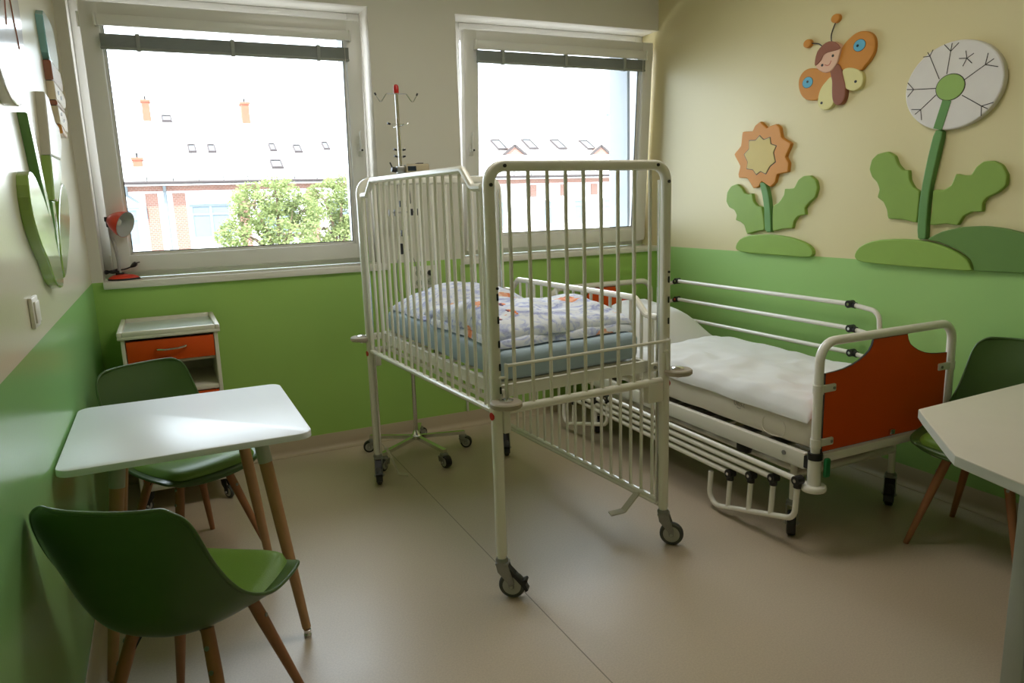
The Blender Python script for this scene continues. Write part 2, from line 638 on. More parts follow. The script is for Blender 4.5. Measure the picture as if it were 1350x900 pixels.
def frame(p, z, x=None):
    """matrix with local z along z at point p"""
    z = Vector(z).normalized()
    x = Vector(x) if x else (Vector((1, 0, 0)) if abs(z.x) < 0.9 else Vector((0, 1, 0)))
    x = (x - z * x.dot(z)).normalized()
    y = z.cross(x)
    mm = Matrix((x, y, z)).transposed().to_4x4()
    mm.translation = Vector(p)
    return mm


# ------------------------------------------------------------------ room shell
XL, XR, YB, YF, ZC = -0.344, 3.215, 4.32, -1.7, 3.0
OUT = 4.84
MB().box(XL - 0.2, XR + 0.2, YF - 0.2, YB + 0.02, -0.12, 0.0).build('floor', M['floor'], smooth=0, kind='structure')
MB().box(XL - 0.2, XR + 0.2, YF - 0.2, OUT, ZC, ZC + 0.15).build('ceiling', M['ceiling'], smooth=0, kind='structure')
MB().box(XL - 0.2, XL, YF - 0.2, OUT, 0.0, ZC).build('wall_left', M['wall_left'], smooth=0, kind='structure')
MB().box(XR, XR + 0.2, YF - 0.2, OUT, 0.0, ZC).build('wall_right', M['wall_right'], smooth=0, kind='structure')
MB().box(XL, XR, YF - 0.2, YF, 0.0, ZC).build('wall_front', M['wall_front'], smooth=0, kind='structure')
LJ, RJ, LJ2 = -0.292, 1.196, 1.728
wb = MB()
wb.box(XL, XR, YB, OUT, 0.0, 1.06)
wb.box(XL, XR, YB, OUT, 2.553, ZC)
wb.box(XL, LJ, YB, OUT, 1.06, 2.553)
wb.box(RJ, LJ2, YB, OUT, 1.06, 2.553)
wb.build('wall_back', M['wall_back'], smooth=0, kind='structure')
# plaster of the outer window reveals, right behind the fixed frames
rv = MB()
for a, b in ((LJ, RJ), (LJ2, XR)):
    rv.box(a, a + 0.03, 4.60, OUT, 1.06, 2.553)
    rv.box(b - 0.065, b, 4.60, OUT, 1.06, 2.553)
    rv.box(a + 0.03, b - 0.065, 4.60, OUT, 2.523, 2.553)
    rv.box(a + 0.03, b - 0.065, 4.60, OUT, 1.06, 1.09)
rv.build('trim_4', M['reveal'], smooth=0, kind='structure')


def skirting(name, a, b, nrm):
    prof = [(0.0, 0.0), (0.034, 0.0), (0.034, 0.002), (0.018, 0.006), (0.008, 0.016), (0.004, 0.034), (0.004, 0.094), (0.002, 0.098), (0.0, 0.098)]
    a, b, nrm = Vector(a), Vector(b), Vector(nrm)
    vs = [p + nrm * d + Vector((0, 0, h)) for p in (a, b) for d, h in prof]
    n = len(prof)
    fs = [(k, (k + 1) % n, n + (k + 1) % n, n + k) for k in range(n)] + [tuple(range(n)), tuple(range(2 * n - 1, n - 1, -1))]
    MB().add(vs, fs).build(name, M['skirting'], smooth=50, kind='structure')


skirting('baseboard_back', (XL, YB - 0.001, 0.0005), (XR, YB - 0.001, 0.0005), (0, -1, 0))
skirting('baseboard_left', (XL + 0.001, YF, 0.0005), (XL + 0.001, YB, 0.0005), (1, 0, 0))
skirting('baseboard_right', (XR - 0.001, YF, 0.0005), (XR - 0.001, YB, 0.0005), (-1, 0, 0))
# welded joint between two sheets of vinyl
MB().box(1.089, 1.0925, YF, YB - 0.04, 0.0, 0.0006).build('trim_3', M['seam'], smooth=0, kind='structure')
# window sills
MB().rbox(LJ - 0.002, 1.235, YB - 0.022, 4.50, 1.061, 1.100, 0.006).build('trim_1', M['sill'], kind='structure')
MB().rbox(1.70, XR - 0.002, YB - 0.022, 4.50, 1.061, 1.100, 0.006).build('trim_2', M['sill'], kind='structure')


# ------------------------------------------------------------------ windows
def window(name, xa, xb, sx0, handle_left, blind_gap, blind_label):
    """xa..xb: wall opening, sx0: left edge of the tilted sash"""
    W, Hs = 1.40, 1.345
    w = thing(name, None, None, ((xa + xb) / 2, 4.50, 1.10))
    w['kind'] = 'structure'
    ox = (xa + xb) / 2
    # fixed frame
    f = MB()
    a, b = xa - ox, xb - ox
    ia, ib = sx0 - ox + 0.035, sx0 - ox + W - 0.035
    y0, y1 = 0.002, 0.072
    f.rbox(a + 0.001, ia, y0, y1, 0.001, 1.452, 0.004)
    f.rbox(ib, b - 0.001, y0, y1, 0.001, 1.452, 0.004)
    f.rbox(ia, ib, y0, y1, 0.001, 0.075, 0.004)
    f.rbox(ia, ib, y0, y1, 1.345, 1.452, 0.004)
    f.build('window_frame', M['pvc'], w)
    # tilted sash: local y towards outside, z up, pivot at bottom
    s = MB()
    pw, pd = 0.088, 0.060
    s.rbox(0, pw, -pd, 0, 0, Hs, 0.008)
    s.rbox(W - pw, W, -pd, 0, 0, Hs, 0.008)
    s.rbox(pw - 0.01, W - pw + 0.01, -pd, -0.0005, 0, pw, 0.008)
    s.rbox(pw - 0.01, W - pw + 0.01, -pd, -0.0005, Hs - pw, Hs, 0.008)
    # glazing bead step
    for x0, x1, z0, z1 in ((pw, pw + 0.012, pw, Hs - pw), (W - pw - 0.012, W - pw, pw, Hs - pw), (pw, W - pw, pw, pw + 0.012), (pw, W - pw, Hs - pw - 0.012, Hs - pw)):
        s.box(x0, x1, -pd + 0.022, -0.006, z0, z1)
    sash = s.build('sash', M['pvc'], w)
    sash.location = (sx0 - ox, -0.004, 0.040)
    sash.rotation_euler = (R(4.2), 0, 0)
    MB().box(pw + 0.004, W - pw - 0.004, -0.030, -0.018, pw + 0.004, Hs - pw - 0.004).build('pane', M['glass'], sash, smooth=0)
    g = MB()
    e = 0.012
    for x0, x1, z0, z1 in ((pw + e, pw + e + 0.004, pw + e, Hs - pw - e), (W - pw - e - 0.004, W - pw - e, pw + e, Hs - pw - e), (pw + e, W - pw - e, pw + e, pw + e + 0.004), (pw + e, W - pw - e, Hs - pw - e - 0.004, Hs - pw - e)):
        g.box(x0, x1, -0.034, -0.031, z0, z1)
    g.build('gasket', M['rubber'], sash, smooth=0)
    hx = pw * 0.42 if handle_left else W - pw * 0.42
    h = MB()
    h.rbox(hx - 0.014, hx + 0.014, -pd - 0.010, -pd - 0.0005, 0.60, 0.67, 0.004)
    h.cyl((hx, -pd - 0.008, 0.635), (hx, -pd - 0.045, 0.635), 0.009)
    h.rbox(hx - 0.010, hx + 0.010, -pd - 0.052, -pd - 0.036, 0.625, 0.745, 0.006)
    h.build('handle', M['pvc'], sash)
    MB().cyl((hx, -pd - 0.0525, 0.635), (hx, -pd - 0.055, 0.635), 0.006).build('lock_button', M['black'], sash)
    hg = MB()
    hxx = -0.004 if handle_left is False else W + 0.004
    hg.cyl((hxx, -pd * 0.7, 0.02), (hxx, -pd * 0.7, 0.09), 0.007)
    hg.cyl((hxx, -pd * 0.7, Hs - 0.12), (hxx, -pd * 0.7, Hs - 0.05), 0.007)
    hg.build('hinge_cover', M['pvc'], sash)
    # blind hung on the sash
    bl = thing('window_blind', blind_label, 'blind', (sx0, 4.496, 1.14))
    bl.rotation_euler = (R(4.2), 0, 0)
    x0, x1 = 0.075, W - 0.075
    zh = 1.232
    MB().rbox(x0, x1, -pd - 0.032, -pd - 0.001, zh, zh + 0.052, 0.004).build('headrail', M['pvc'], bl)
    for xx in (x0 - 0.012, x1):
        MB().rbox(xx, xx + 0.012, -pd - 0.034, -pd - 0.001, zh - 0.004, zh + 0.056, 0.003).build('end_bracket', M['pvc'], bl)
    zt = zh - blind_gap
    sl = MB()
    for k in range(14):
        z = zt - 0.004 - k * 0.0042
        sl.rbox(x0 + 0.006, x1 - 0.006, -pd - 0.031, -pd - 0.006, z - 0.0030, z, 0.001, 1)
    sl.build('slat_stack', M['slat'], bl, kind='stuff')
    zb = zt - 0.004 - 14 * 0.0042
    MB().rbox(x0 + 0.004, x1 - 0.004, -pd - 0.033, -pd - 0.004, zb - 0.014, zb, 0.004).build('bottom_rail', M['slat'], bl)
    for fx in (0.14, 0.50, 0.86):
        xx = x0 + (x1 - x0) * fx
        MB().rbox(xx - 0.010, xx + 0.010, -pd - 0.0352, -pd - 0.003, zb - 0.018, zt + 0.002, 0.002).build('ladder_clip', M['slat'], bl)
        if blind_gap > 0.004:
            MB().tube([(xx, -pd - 0.018, zt), (xx, -pd - 0.018, zh)], 0.0012, 6).build('ladder_cord', M['slat'], bl)
    MB().tube(catmull([(x1 - 0.03, -pd - 0.036, zh + 0.01), (x1 - 0.028, -pd - 0.040, 0.9), (x1 - 0.03, -pd - 0.038, 0.45)], 6), 0.0014, 6).build('pull_cord', M['plastic_white'], bl)
    return w


window('window_1', LJ, RJ, -0.245, False, 0.034, 'grey slatted blind drawn up at the top of the left window')
window('window_2', LJ2, XR, 1.788, True, 0.002, 'grey slatted blind drawn up at the top of the right window')


# ------------------------------------------------------------------ casters
def caster(parent, x, y, top, ang, r=0.048, w=0.026, lever=True, trail=0.034, body='caster_metal', tyre='tyre', hubm='hub', name='caster'):
    """swivel caster below (x, y, top); the wheel trails towards ang"""
    dx, dy = math.cos(ang), math.sin(ang)
    nx, ny = -dy, dx
    wx, wy = x + dx * trail, y + dy * trail
    b = MB()
    b.lathe([(0.020, top), (0.024, top - 0.006), (0.024, top - 0.014), (0.021, top - 0.020)], 16, Matrix.Translation((x, y, 0)))
    up = Vector((0, 0, 1))
    for sg in (-1, 1):
        off = sg * (w / 2 + 0.006)
        fn = lambda a, c, h, o=off, g=sg: Vector((x + dx * a + nx * (o + g * h * 1.0 - g * 0.002), y + dy * a + ny * (o + g * h - g * 0.002), c))
        b.prism([(-0.021, top - 0.016), (0.024, top - 0.018), (trail + 0.010, r + 0.020), (trail + 0.010, r - 0.006), (trail, r - 0.012), (trail - 0.010, r - 0.006), (trail - 0.014, r + 0.012), (-0.014, top - 0.050)], fn, 0.004, 0.001)
    # crown joining both cheeks
    mt = frame((x, y, 0), (0, 0, 1), (dx, dy, 0))
    b.rbox(-0.022, trail * 0.75, -w / 2 - 0.009, w / 2 + 0.009, top - 0.024, top - 0.014, 0.003, 2, mt)
    fork = b.build(name, M[body], parent)
    ax = Vector((nx, ny, 0))
    c = Vector((wx, wy, r))
    mw = frame(c, ax)
    wh = MB()
    wh.lathe([(r * 0.70, -w / 2), (r * 0.90, -w / 2), (r * 0.985, -w / 2 + 0.005), (r, 0), (r * 0.985, w / 2 - 0.005), (r * 0.90, w / 2), (r * 0.70, w / 2)], 28, mw)
    wh.build('wheel', M[tyre], fork)
    hb = MB()
    hb.lathe([(r * 0.20, -w / 2 - 0.003), (r * 0.30, -w / 2 - 0.001), (r * 0.69, -w / 2 - 0.0012), (r * 0.69, w / 2 + 0.0012), (r * 0.30, w / 2 + 0.001), (r * 0.20, w / 2 + 0.003)], 24, mw)
    hb.cyl(c - ax * (w / 2 + 0.014), c + ax * (w / 2 + 0.014), 0.006, seg=8)
    hb.build('wheel_hub', M[hubm], fork)
    if lever:
        lv = MB()
        fr_ = lambda a, c, h: Vector((x + dx * a - nx * (w / 2 + 0.004) + nx * h, y + dy * a - ny * (w / 2 + 0.004) + ny * h, c))
        e = trail + r
        lv.prism([(0.016, top - 0.020), (e - 0.012, r + 0.022), (e + 0.004, r + 0.030), (e + 0.010, r + 0.024), (e + 0.002, r + 0.010), (e + 0.012, r - 0.012), (e + 0.002, r - 0.020), (e - 0.006, r - 0.004), (trail + 0.010, r + 0.034), (0.016, top - 0.032)], fr_, w + 0.008, 0.002)
        lv.build('brake_lever', M['black'], fork)
    return fork


# ------------------------------------------------------------------ crib
def build_crib():
    Wc, Lc, ZT = 0.776, 1.36, 1.565
    c = thing('hospital_crib', 'cream enamelled barred hospital crib on wheels in the middle of the room', 'crib', (1.009, 2.287, 0), R(4.1))
    E = M['crib']

    def post_prof(a, b, r=0.010, n=3):
        out = []
        for sx, sy, st in ((1, 1, 0), (-1, 1, 90), (-1, -1, 180), (1, -1, 270)):
            for k in range(n + 1):
                t = R(st + 90 * k / n)
                out.append((sx * (a - r) + r * math.cos(t), sy * (b - r) + r * math.sin(t)))
        return out
    for v, nm in ((0.0, 'end_frame'), (Lc, 'end_frame')):
        sg = -1 if v == 0 else 1
        path = fillet([(0, v, 0.165), (0, v, ZT), (Wc, v, ZT), (Wc, v, 0.165)], 0.060, 6)
        fr = MB().sweep(path, post_prof(0.016, 0.019), up=(0, 1, 0)).build(nm, E, c)
        # plain feet sleeves and brackets
        for u in (0, Wc):
            d = 1 if u == 0 else -1
            MB().cyl((u, v, 0.150), (u, v, 0.20), 0.017).build('foot_sleeve', E, fr)
            MB().rbox(u + (d * 0.020 if d > 0 else -0.095), u + (0.048 if d > 0 else -0.020), v - 0.018, v + 0.018, 0.632, 0.712, 0.004).build('corner_bracket', E, fr)
        # screws at the rounded corners
        for u, z in ((0.055, ZT), (Wc - 0.055, ZT), (0.0, ZT - 0.062), (Wc, ZT - 0.062)):
            MB().cyl((u, v + sg * 0.0165, z), (u, v + sg * 0.0215, z), 0.0062, seg=10).build('screw_cap', M['black'], fr)
        MB().tube([(0.02, v, 0.714), (Wc - 0.02, v, 0.714)], 0.0165, 12).build('cross_rail', E, c)
        bar = MB().tube([(0, 0, 0.725), (0, 0, ZT - 0.012)], 0.0072, 8).mesh('bar')
        bar.materials.append(E)
        for k in range(9):
            put('bar', bar, c, loc=(0.078 + 0.0775 * k, v, 0))
        # height slots on the posts' outer faces
        slot = MB().rbox(-0.004, 0.004, -0.002, 0.002, -0.013, 0.013, 0.0018, 1).mesh('height_slot')
        slot.materials.append(M['black'])
        for u in (0.0, Wc):
            for z in (0.795, 0.878, 0.960, 1.045, 1.125):
                put('height_slot', slot, c, loc=(u + (0.003 if u else 0.010), v + sg * 0.0192, z))
            MB().cyl((u + (0.003 if u else 0.010), v + sg * 0.017, 1.155), (u + (0.003 if u else 0.010), v + sg * 0.0215, 1.155), 0.005, seg=8).build('slot_hole', M['black'], c)
    # gates
    def gate(u, dz, label=None):
        g = MB()
        pts = [(u, 0.042, 1.497), (u, 0.115, 1.497), (u, 0.190, 1.563), (u, Lc - 0.19, 1.563), (u, Lc - 0.115, 1.497), (u, Lc - 0.042, 1.497)]
        pts = [(a, b, z + dz) for a, b, z in pts]
        top = MB().tube(fillet(pts, 0.035, 5), 0.0135, 10).build('gate_top_rail', E, c)
        MB().tube([(u, 0.030, 0.715 + dz), (u, Lc - 0.030, 0.715 + dz)], 0.0125, 10).build('gate_bottom_rail', E, c)
        n = 17
        for k in range(n):
            v = 0.075 + 0.0715 * k * (Lc - 0.15) / 1.21
            zt = 1.563 if 0.19 <= v <= Lc - 0.19 else (1.497 if (v < 0.115 or v > Lc - 0.115) else 1.497 + 0.066 * ((min(v, Lc - v) - 0.115) / 0.075))
            key = round(zt, 3)
            if key not in gate.cache:
                me = MB().tube([(0, 0, 0.722), (0, 0, key - 0.006)], 0.0072, 8).mesh('gate_bar')
                me.materials.append(E)
                gate.cache[key] = me
            put('gate_bar', gate.cache[key], c, loc=(u, v, dz))
        for v in (0.042, Lc - 0.042):
            MB().tube([(u, v, 0.715 + dz), (u, v, 1.497 + dz)], 0.0095, 8).build('gate_stile', E, c)
            # chrome guide the gate slides on
            MB().tube([(u + (0.012 if u < 0.3 else -0.012), v - (0.013 if v < 0.5 else -0.013), 0.17), (u + (0.012 if u < 0.3 else -0.012), v - (0.013 if v < 0.5 else -0.013), 1.51)], 0.0055, 8).build('guide_rod', M['chrome'], c)
    gate.cache = {}
    gate(-0.002, 0.0)
    gate(Wc + 0.002, -0.53)
    # mattress deck (head end a little higher)
    def tilt(p):
        return Vector((p[0], p[1], p[2] + 0.026 * p[1] / Lc))
    dk = MB()
    z0, z1 = 0.745, 0.790
    for u0, u1 in ((0.045, 0.062), (Wc - 0.062, Wc - 0.045)):
        dk.box(u0, u1, 0.05, Lc - 0.05, z0, z1)
    for v0, v1 in ((0.05, 0.067), (Lc - 0.067, Lc - 0.05)):
        dk.box(0.045, Wc - 0.045, v0, v1, z0, z1)
    dk.v = [tilt(p) for p in dk.v]
    dk.build('mattress_deck', E, c)
    for k in range(9):
        s = MB().box(0.055, Wc - 0.055, 0.10 + 0.14 * k, 0.145 + 0.14 * k, 0.780, 0.788)
        s.v = [tilt(p) for p in s.v]
        s.build('deck_slat', E, c)
    lo = MB()
    for u0 in (0.060, Wc - 0.070):
        lo.box(u0, u0 + 0.010, 0.06, Lc - 0.06, 0.700, 0.716)
        for k in range(15):
            lo.box(u0, u0 + 0.010, 0.075 + 0.085 * k, 0.090 + 0.085 * k, 0.716, 0.748)
    lo.v = [tilt(p) for p in lo.v]
    lo.build('deck_side_lattice', E, c)
    for u, v in ((0.03, 0.03), (Wc - 0.03, 0.03), (0.03, Lc - 0.03), (Wc - 0.03, Lc - 0.03)):
        z = 0.766 + 0.026 * v / Lc
        MB().rbox(u - 0.022, u + 0.022, v - 0.008, v + 0.008, z - 0.018, z + 0.018, 0.006).build('deck_lug', E, c)
        MB().cyl((u, v - 0.012, z), (u, v + 0.012, z), 0.008, seg=10).build('deck_bolt', M['steel'], c)
    # name-plate rod across the near end
    nr = MB()
    nr.tube([(0.028, -0.034, 0.884), (Wc - 0.006, -0.034, 0.884)], 0.0062, 8)
    nr.build('chart_rod', E, c)
    for u in (0.028, Wc - 0.006):
        MB().rbox(u - 0.004, u + 0.004, -0.040, -0.020, 0.755, 0.892, 0.003).build('chart_rod_bracket', E, c)
        MB().cyl((u - 0.028, -0.026, 0.842), (u, -0.030, 0.842), 0.005, seg=8).build('chart_rod_pin', E, c)
    # bumper discs, red caps
    for i, (u, v, z) in enumerate(((0.012, -0.052, 0.752), (Wc + 0.038, -0.040, 0.752), (-0.030, Lc + 0.040, 0.775), (Wc + 0.030, Lc + 0.040, 0.775))):
        d = MB().lathe([(0.020, z - 0.011), (0.052, z - 0.011), (0.057, z - 0.006), (0.057, z + 0.006), (0.052, z + 0.011), (0.018, z + 0.011)], 28, Matrix.Translation((u, v, 0))).build('bumper_disc', M['bumper'], c)
        MB().lathe([(0.025, z + 0.0105), (0.025, z + 0.016), (0.016, z + 0.020), (0.003, z + 0.021)], 20, Matrix.Translation((u, v, 0))).build('chrome_cap', M['chrome'], d)
        st = MB().cyl((u, v, z - 0.024), (u, v, z - 0.010), 0.009, seg=10)
        tu, tv = (0 if u < 0.3 else Wc), (0 if v < 0.3 else Lc)
        st.tube([(u, v, z - 0.016), (tu, tv, z - 0.016)], 0.008, 8)
        st.build('bumper_stem', E, d)
    for v in (0.0, Lc):
        for u, sg in ((-0.0165, -1), (Wc + 0.0165, 1)):
            MB().cyl((u, v, 0.700), (u + sg * 0.005, v, 0.700), 0.014, seg=16).build('red_cap', M['red'], c)
    # foot pedals
    for u, v, du in ((Wc - 0.004, 0.155, -1), (0.004, Lc - 0.10, 1)):
        z = 0.180 if u > 0.3 else 0.215
        pts = [(u, v, z), (u + du * 0.012, v + 0.002, z - 0.008), (u + du * 0.075, v + 0.012, 0.105), (u + du * 0.135, v + 0.030, 0.098)]
        if du > 0:
            pts = [(u, v, z), (u + 0.012, v - 0.004, z - 0.004), (u + 0.055, v - 0.040, 0.075), (u + 0.100, v - 0.055, 0.066)]
        MB().sweep(fillet(pts, 0.012, 4), [(-0.003, -0.019), (0.003, -0.019), (0.003, 0.019), (-0.003, 0.019)], up=(0, 0, 1)).build('foot_pedal', M['pedal'], c)
    # torsion rail the pedals hang on
    MB().tube([(Wc - 0.004, 0.02, 0.172), (Wc - 0.004, Lc - 0.02, 0.172)], 0.0105, 8).build('lower_rail', E, c)
    # casters
    caster(c, 0, 0, 0.155, R(-40), r=0.050, trail=0.036)
    caster(c, Wc, 0, 0.155, R(-46), r=0.050, trail=0.036, lever=False)
    caster(c, 0, Lc, 0.155, R(-108), r=0.050, trail=0.036)
    caster(c, Wc, Lc, 0.155, R(-116), r=0.050, trail=0.036)
    return c


crib = build_crib()
CM = Matrix.Translation((1.009, 2.287, 0)) @ Matrix.Rotation(R(4.1), 4, 'Z')


def nz(p, s, seed=0.0):
    return noise.noise(Vector((p[0] * s + seed, p[1] * s - seed * 0.7, p[2] * s + seed * 0.3)))


def crib_thing(name, label, cat):
    return thing(name, label, cat, (1.009, 2.287, 0.0), R(4.1))


def mattress_warp(p):
    z = p.z + 0.026 * p.y / 1.36
    k = 0.004 * nz(p, 9, 2.0)
    return Vector((p.x + k, p.y, z + 0.003 * nz(p, 6, 5)))


t = MB().roundgrid(0.070, 0.712, 0.075, 1.285, 0.7925, 0.905, 0.030, 26, mattress_warp)
o = t.build('crib_mattress', M['sheet_blue'], merge=1e-5, smooth=60)
o.matrix_world = CM
o['label'] = 'light blue sheeted mattress lying inside the barred crib'
o['category'] = 'mattress'


def puff(u0, u1, v0, v1, base, h, p=6, q=0.5, lump=0.012, seed=1.0, nu=44, nv=52, floor=None, outline=0.012, ext=None):
    """closed quilt or pillow: base(x, y) is what it lies on, h its height"""
    def e(a, b):
        s, t_ = abs(2 * a - 1), abs(2 * b - 1)
        return max(0.0, (1 - s ** p) * (1 - t_ ** p)) ** q

    def pos(a, b):
        x, y = u0 + (u1 - u0) * a, v0 + (v1 - v0) * b
        x += outline * noise.noise(Vector((a * 3 + seed, b * 5, 0.2)))
        y += outline * noise.noise(Vector((a * 4, b * 3 + seed, 1.2)))
        return x, y

    def top(a, b):
        x, y = pos(a, b)
        k = e(a, b)
        n1 = noise.noise(Vector((x * 5 + seed, y * 5, seed)))
        n2 = noise.noise(Vector((x * 14 + seed, y * 9, seed * 2)))
        n3 = abs(noise.noise(Vector((x * 7 - y * 4 + seed, y * 7 + x * 5, seed * 3))))
        hh = h(a, b) if callable(h) else h
        z = base(x, y) + 0.004 + hh * k + k * lump * (n1 + 0.45 * n2 - 0.7 * n3)
        p_ = Vector((x, y, z))
        return ext(p_, a, b, 1) if ext else p_

    def bot(a, b):
        x, y = pos(a, b)
        p_ = Vector((x, y, base(x, y) + 0.002))
        return ext(p_, a, b, 0) if ext else p_

    def cosd(t_):
        return 0.5 - 0.5 * math.cos(PI * t_) if False else (t_ + 0.5 - 0.5 * math.cos(PI * t_)) / 2
    mb = MB()
    mb.grid(nu, nv, lambda a, b: top(cosd(a), cosd(b)))
    mb.grid(nu, nv, lambda a, b: bot(cosd(a), cosd(b)))
    # close the rim
    n = nu * nv
    rim = [i for i in range(nu)] + [j * nu + nu - 1 for j in range(1, nv)] + [(nv - 1) * nu + i for i in range(nu - 2, -1, -1)] + [j * nu for j in range(nv - 2, 0, -1)]
    for i in range(len(rim)):
        a, b = rim[i], rim[(i + 1) % len(rim)]
        mb.f.append((a, b, b + n, a + n))
    return mb


def crib_base(x, y):
    return 0.909 + 0.026 * y / 1.36


def pil_h(a, b):
    return 0.115


def cd_h(a, b):
    # upper layer of the quilt folded double: highest across the middle
    return 0.042 + 0.050 * math.exp(-((b - 0.45) / 0.30) ** 2) - 0.022 * (a - 0.5)


o = puff(0.085, 0.700, 0.842, 1.275, crib_base, pil_h, p=3.2, q=0.75, lump=0.02, seed=3.1).build('crib_pillow', M['print'], merge=1e-6, smooth=70)
o.matrix_world = CM
o['label'] = 'printed pillow under the far end of the folded crib quilt'
o['category'] = 'pillow'


o = puff(0.076, 0.708, 0.108, 0.822, crib_base, 0.040, p=14, q=0.34, lump=0.008, seed=4.4, nu=56, nv=60, outline=0.020).build('crib_quilt', M['print'], merge=1e-6, smooth=70)
o.matrix_world = CM
o['label'] = 'lavender white printed quilt with orange motifs folded inside the crib'
o['category'] = 'quilt'
puff(0.082, 0.704, 0.124, 0.822, lambda x, y: crib_base(x, y) + 0.030, cd_h, p=12, q=0.38, lump=0.024, seed=7.7, nu=64, nv=70, outline=0.020).build('folded_layer', M['print'], o, merge=1e-6, smooth=70)


# ------------------------------------------------------------------ adult bed
def build_bed():
    B = M['bed_white']
    b = thing('hospital_bed', 'white tubular hospital bed with orange scalloped end panels by the right wall', 'bed', (2.64, 3.05, 0))
    OX, OY = 2.64, 3.05

    def L(p):
        return (p[0] - OX, p[1] - OY, p[2])

    def T(pts, r, rad=0.0, seg=12):
        return MB().tube([L(p) for p in (fillet(pts, rad, 6) if rad else pts)], r, seg)
    x0, x1, yf, yh = 2.247, 3.033, 1.98, 4.15
    # end hoops + panels
    for y, nm, fo in ((yf, 'foot_hoop', -1), (yh, 'head_hoop', 1)):
        hp = T([(x0, y, 0.405), (x0, y, 0.876), (x1, y, 0.876), (x1, y, 0.405)], 0.0185, 0.075).build(nm, B, b)
        yy = y - 0.012 * fo * -1
        out = [(2.279, 0.749), (2.330, 0.750), (2.379, 0.755), (2.425, 0.765), (2.466, 0.780), (2.497, 0.797), (2.519, 0.812), (2.533, 0.832), (2.540, 0.856)]
        out = out + [(5.28 - x, z) for x, z in reversed(out)] + [(3.001, 0.431), (2.279, 0.431)]
        pn = MB().prism([(x - OX, z) for x, z in out], lambda a, z, h, y=y: Vector((a, y - OY - 0.005 + h, z)), 0.010, 0.001)
        p = pn.build('end_panel', M['orange'], hp)
        # dark core visible around the cut edge
        edge = MB()
        loop = [Vector((x - OX, y - OY, z)) for x, z in out]
        edge.sweep(loop, [(-0.0042, -0.0022), (0.0042, -0.0022), (0.0042, 0.0022), (-0.0042, 0.0022)], closed=True, up=(0, 1, 0))
        edge.build('panel_edge', M['dark_edge'], hp)
        for x, d in ((x0, 1), (x1, -1)):
            for z in (0.690, 0.470):
                cl = MB().rbox(min(x, x + d * 0.085) - OX, max(x, x + d * 0.085) - OX, y - OY + fo * 0.006 - 0.008, y - OY + fo * 0.006 + 0.008, z - 0.016, z + 0.016, 0.006)
                cl.cyl(L((x, y, z - 0.018)), L((x, y, z + 0.018)), 0.0215, seg=14)
                cl.build('panel_clamp', B, hp)
                MB().cyl(L((x + d * 0.070, y + fo * 0.012, z)), L((x + d * 0.070, y + fo * 0.018, z)), 0.006, seg=10).build('clamp_bolt', M['steel'], hp)
    # corner sockets, collars, bumpers
    for x in (x0, x1):
        for y in (yf, yh):
            MB().cyl(L((x, y, 0.292)), L((x, y, 0.410)), 0.026, seg=16).build('corner_socket', B, b)
            MB().cyl(L((x, y, 0.404)), L((x, y, 0.432)), 0.0285, seg=16).build('black_collar', M['black'], b)
            MB().lathe([(0.030, 0.272), (0.046, 0.274), (0.050, 0.280), (0.050, 0.290), (0.046, 0.296), (0.030, 0.298)], 24, Matrix.Translation(L((x, y, 0)))).build('bumper_ring', B, b)
    MB().rbox(x0 - OX + 0.012, x0 - OX + 0.040, yf - OY - 0.046, yf - OY - 0.028, 0.335, 0.415, 0.008).build('green_tag', M['green_tag'], b)
    MB().rbox(2.66 - OX, 2.685 - OX, yf - OY - 0.020, yf - OY - 0.006, 0.440, 0.462, 0.003).build('panel_latch', M['chrome'], b)
    # mattress frame
    for x, dx in ((x0 - 0.003, 1), (x1 + 0.003, -1)):
        xa, xb = (x, x + 0.030) if dx > 0 else (x - 0.030, x)
        MB().rbox(xa - OX, xb - OX, 2.03 - OY, 4.11 - OY, 0.343, 0.412, 0.005).build('side_beam', B, b)
        for y in (2.012, 4.128):
            MB().rbox(xa - OX - 0.001, xb - OX + 0.001, y - 0.022 - OY, y + 0.022 - OY, 0.352, 0.404, 0.004).build('beam_end_cap', M['black'], b)
        MB().cyl(L((x - dx * 0.0015, 2.135, 0.386)), L((x - dx * 0.006, 2.135, 0.386)), 0.010, seg=12).build('beam_bolt', M['steel'], b)
    for y in (yf, yh):
        MB().rbox(x0 + 0.03 - OX, x1 - 0.03 - OX, y - 0.018 - OY, y + 0.018 - OY, 0.388, 0.424, 0.005).build('end_beam', B, b)
    for k in range(11):
        y = 2.16 + 0.185 * k
        MB().box(x0 + 0.028 - OX, x1 - 0.028 - OX, y - OY, y + 0.10 - OY, 0.400, 0.409).build('support_slat', M['steel'], b)
    # undercarriage
    wheels = ((2.335, 2.165), (2.955, 2.165), (2.335, 3.735), (2.955, 3.735))
    for x in (2.335, 2.955):
        T([(x, 2.165, 0.29), (x, 3.735, 0.29)], 0.016).build('chassis_tube', B, b)
    for y in (2.165, 3.735):
        T([(2.335, y, 0.262), (2.955, y, 0.262)], 0.018).build('chassis_cross_tube', B, b)
    for x, y in wheels:
        s = 1 if y < 3 else -1
        T([(x, y, 0.12), (x, y, 0.335), (x, y + s * 0.10, 0.385), (x, y + s * 0.20, 0.395)], 0.0155, 0.07).build('chassis_leg', B, b)
    for i, (x, y) in enumerate(wheels):
        caster(b, x - OX, y - OY, 0.150, R((222, 215, 60, 235)[i]), r=0.054, w=0.036, trail=0.030, tyre='black', hubm='hub', lever=(i != 0))
    # crank gear below the deck
    MB().rbox(2.50 - OX, 2.62 - OX, 2.75 - OY, 3.30 - OY, 0.300, 0.345, 0.01).build('actuator', M['black'], b)
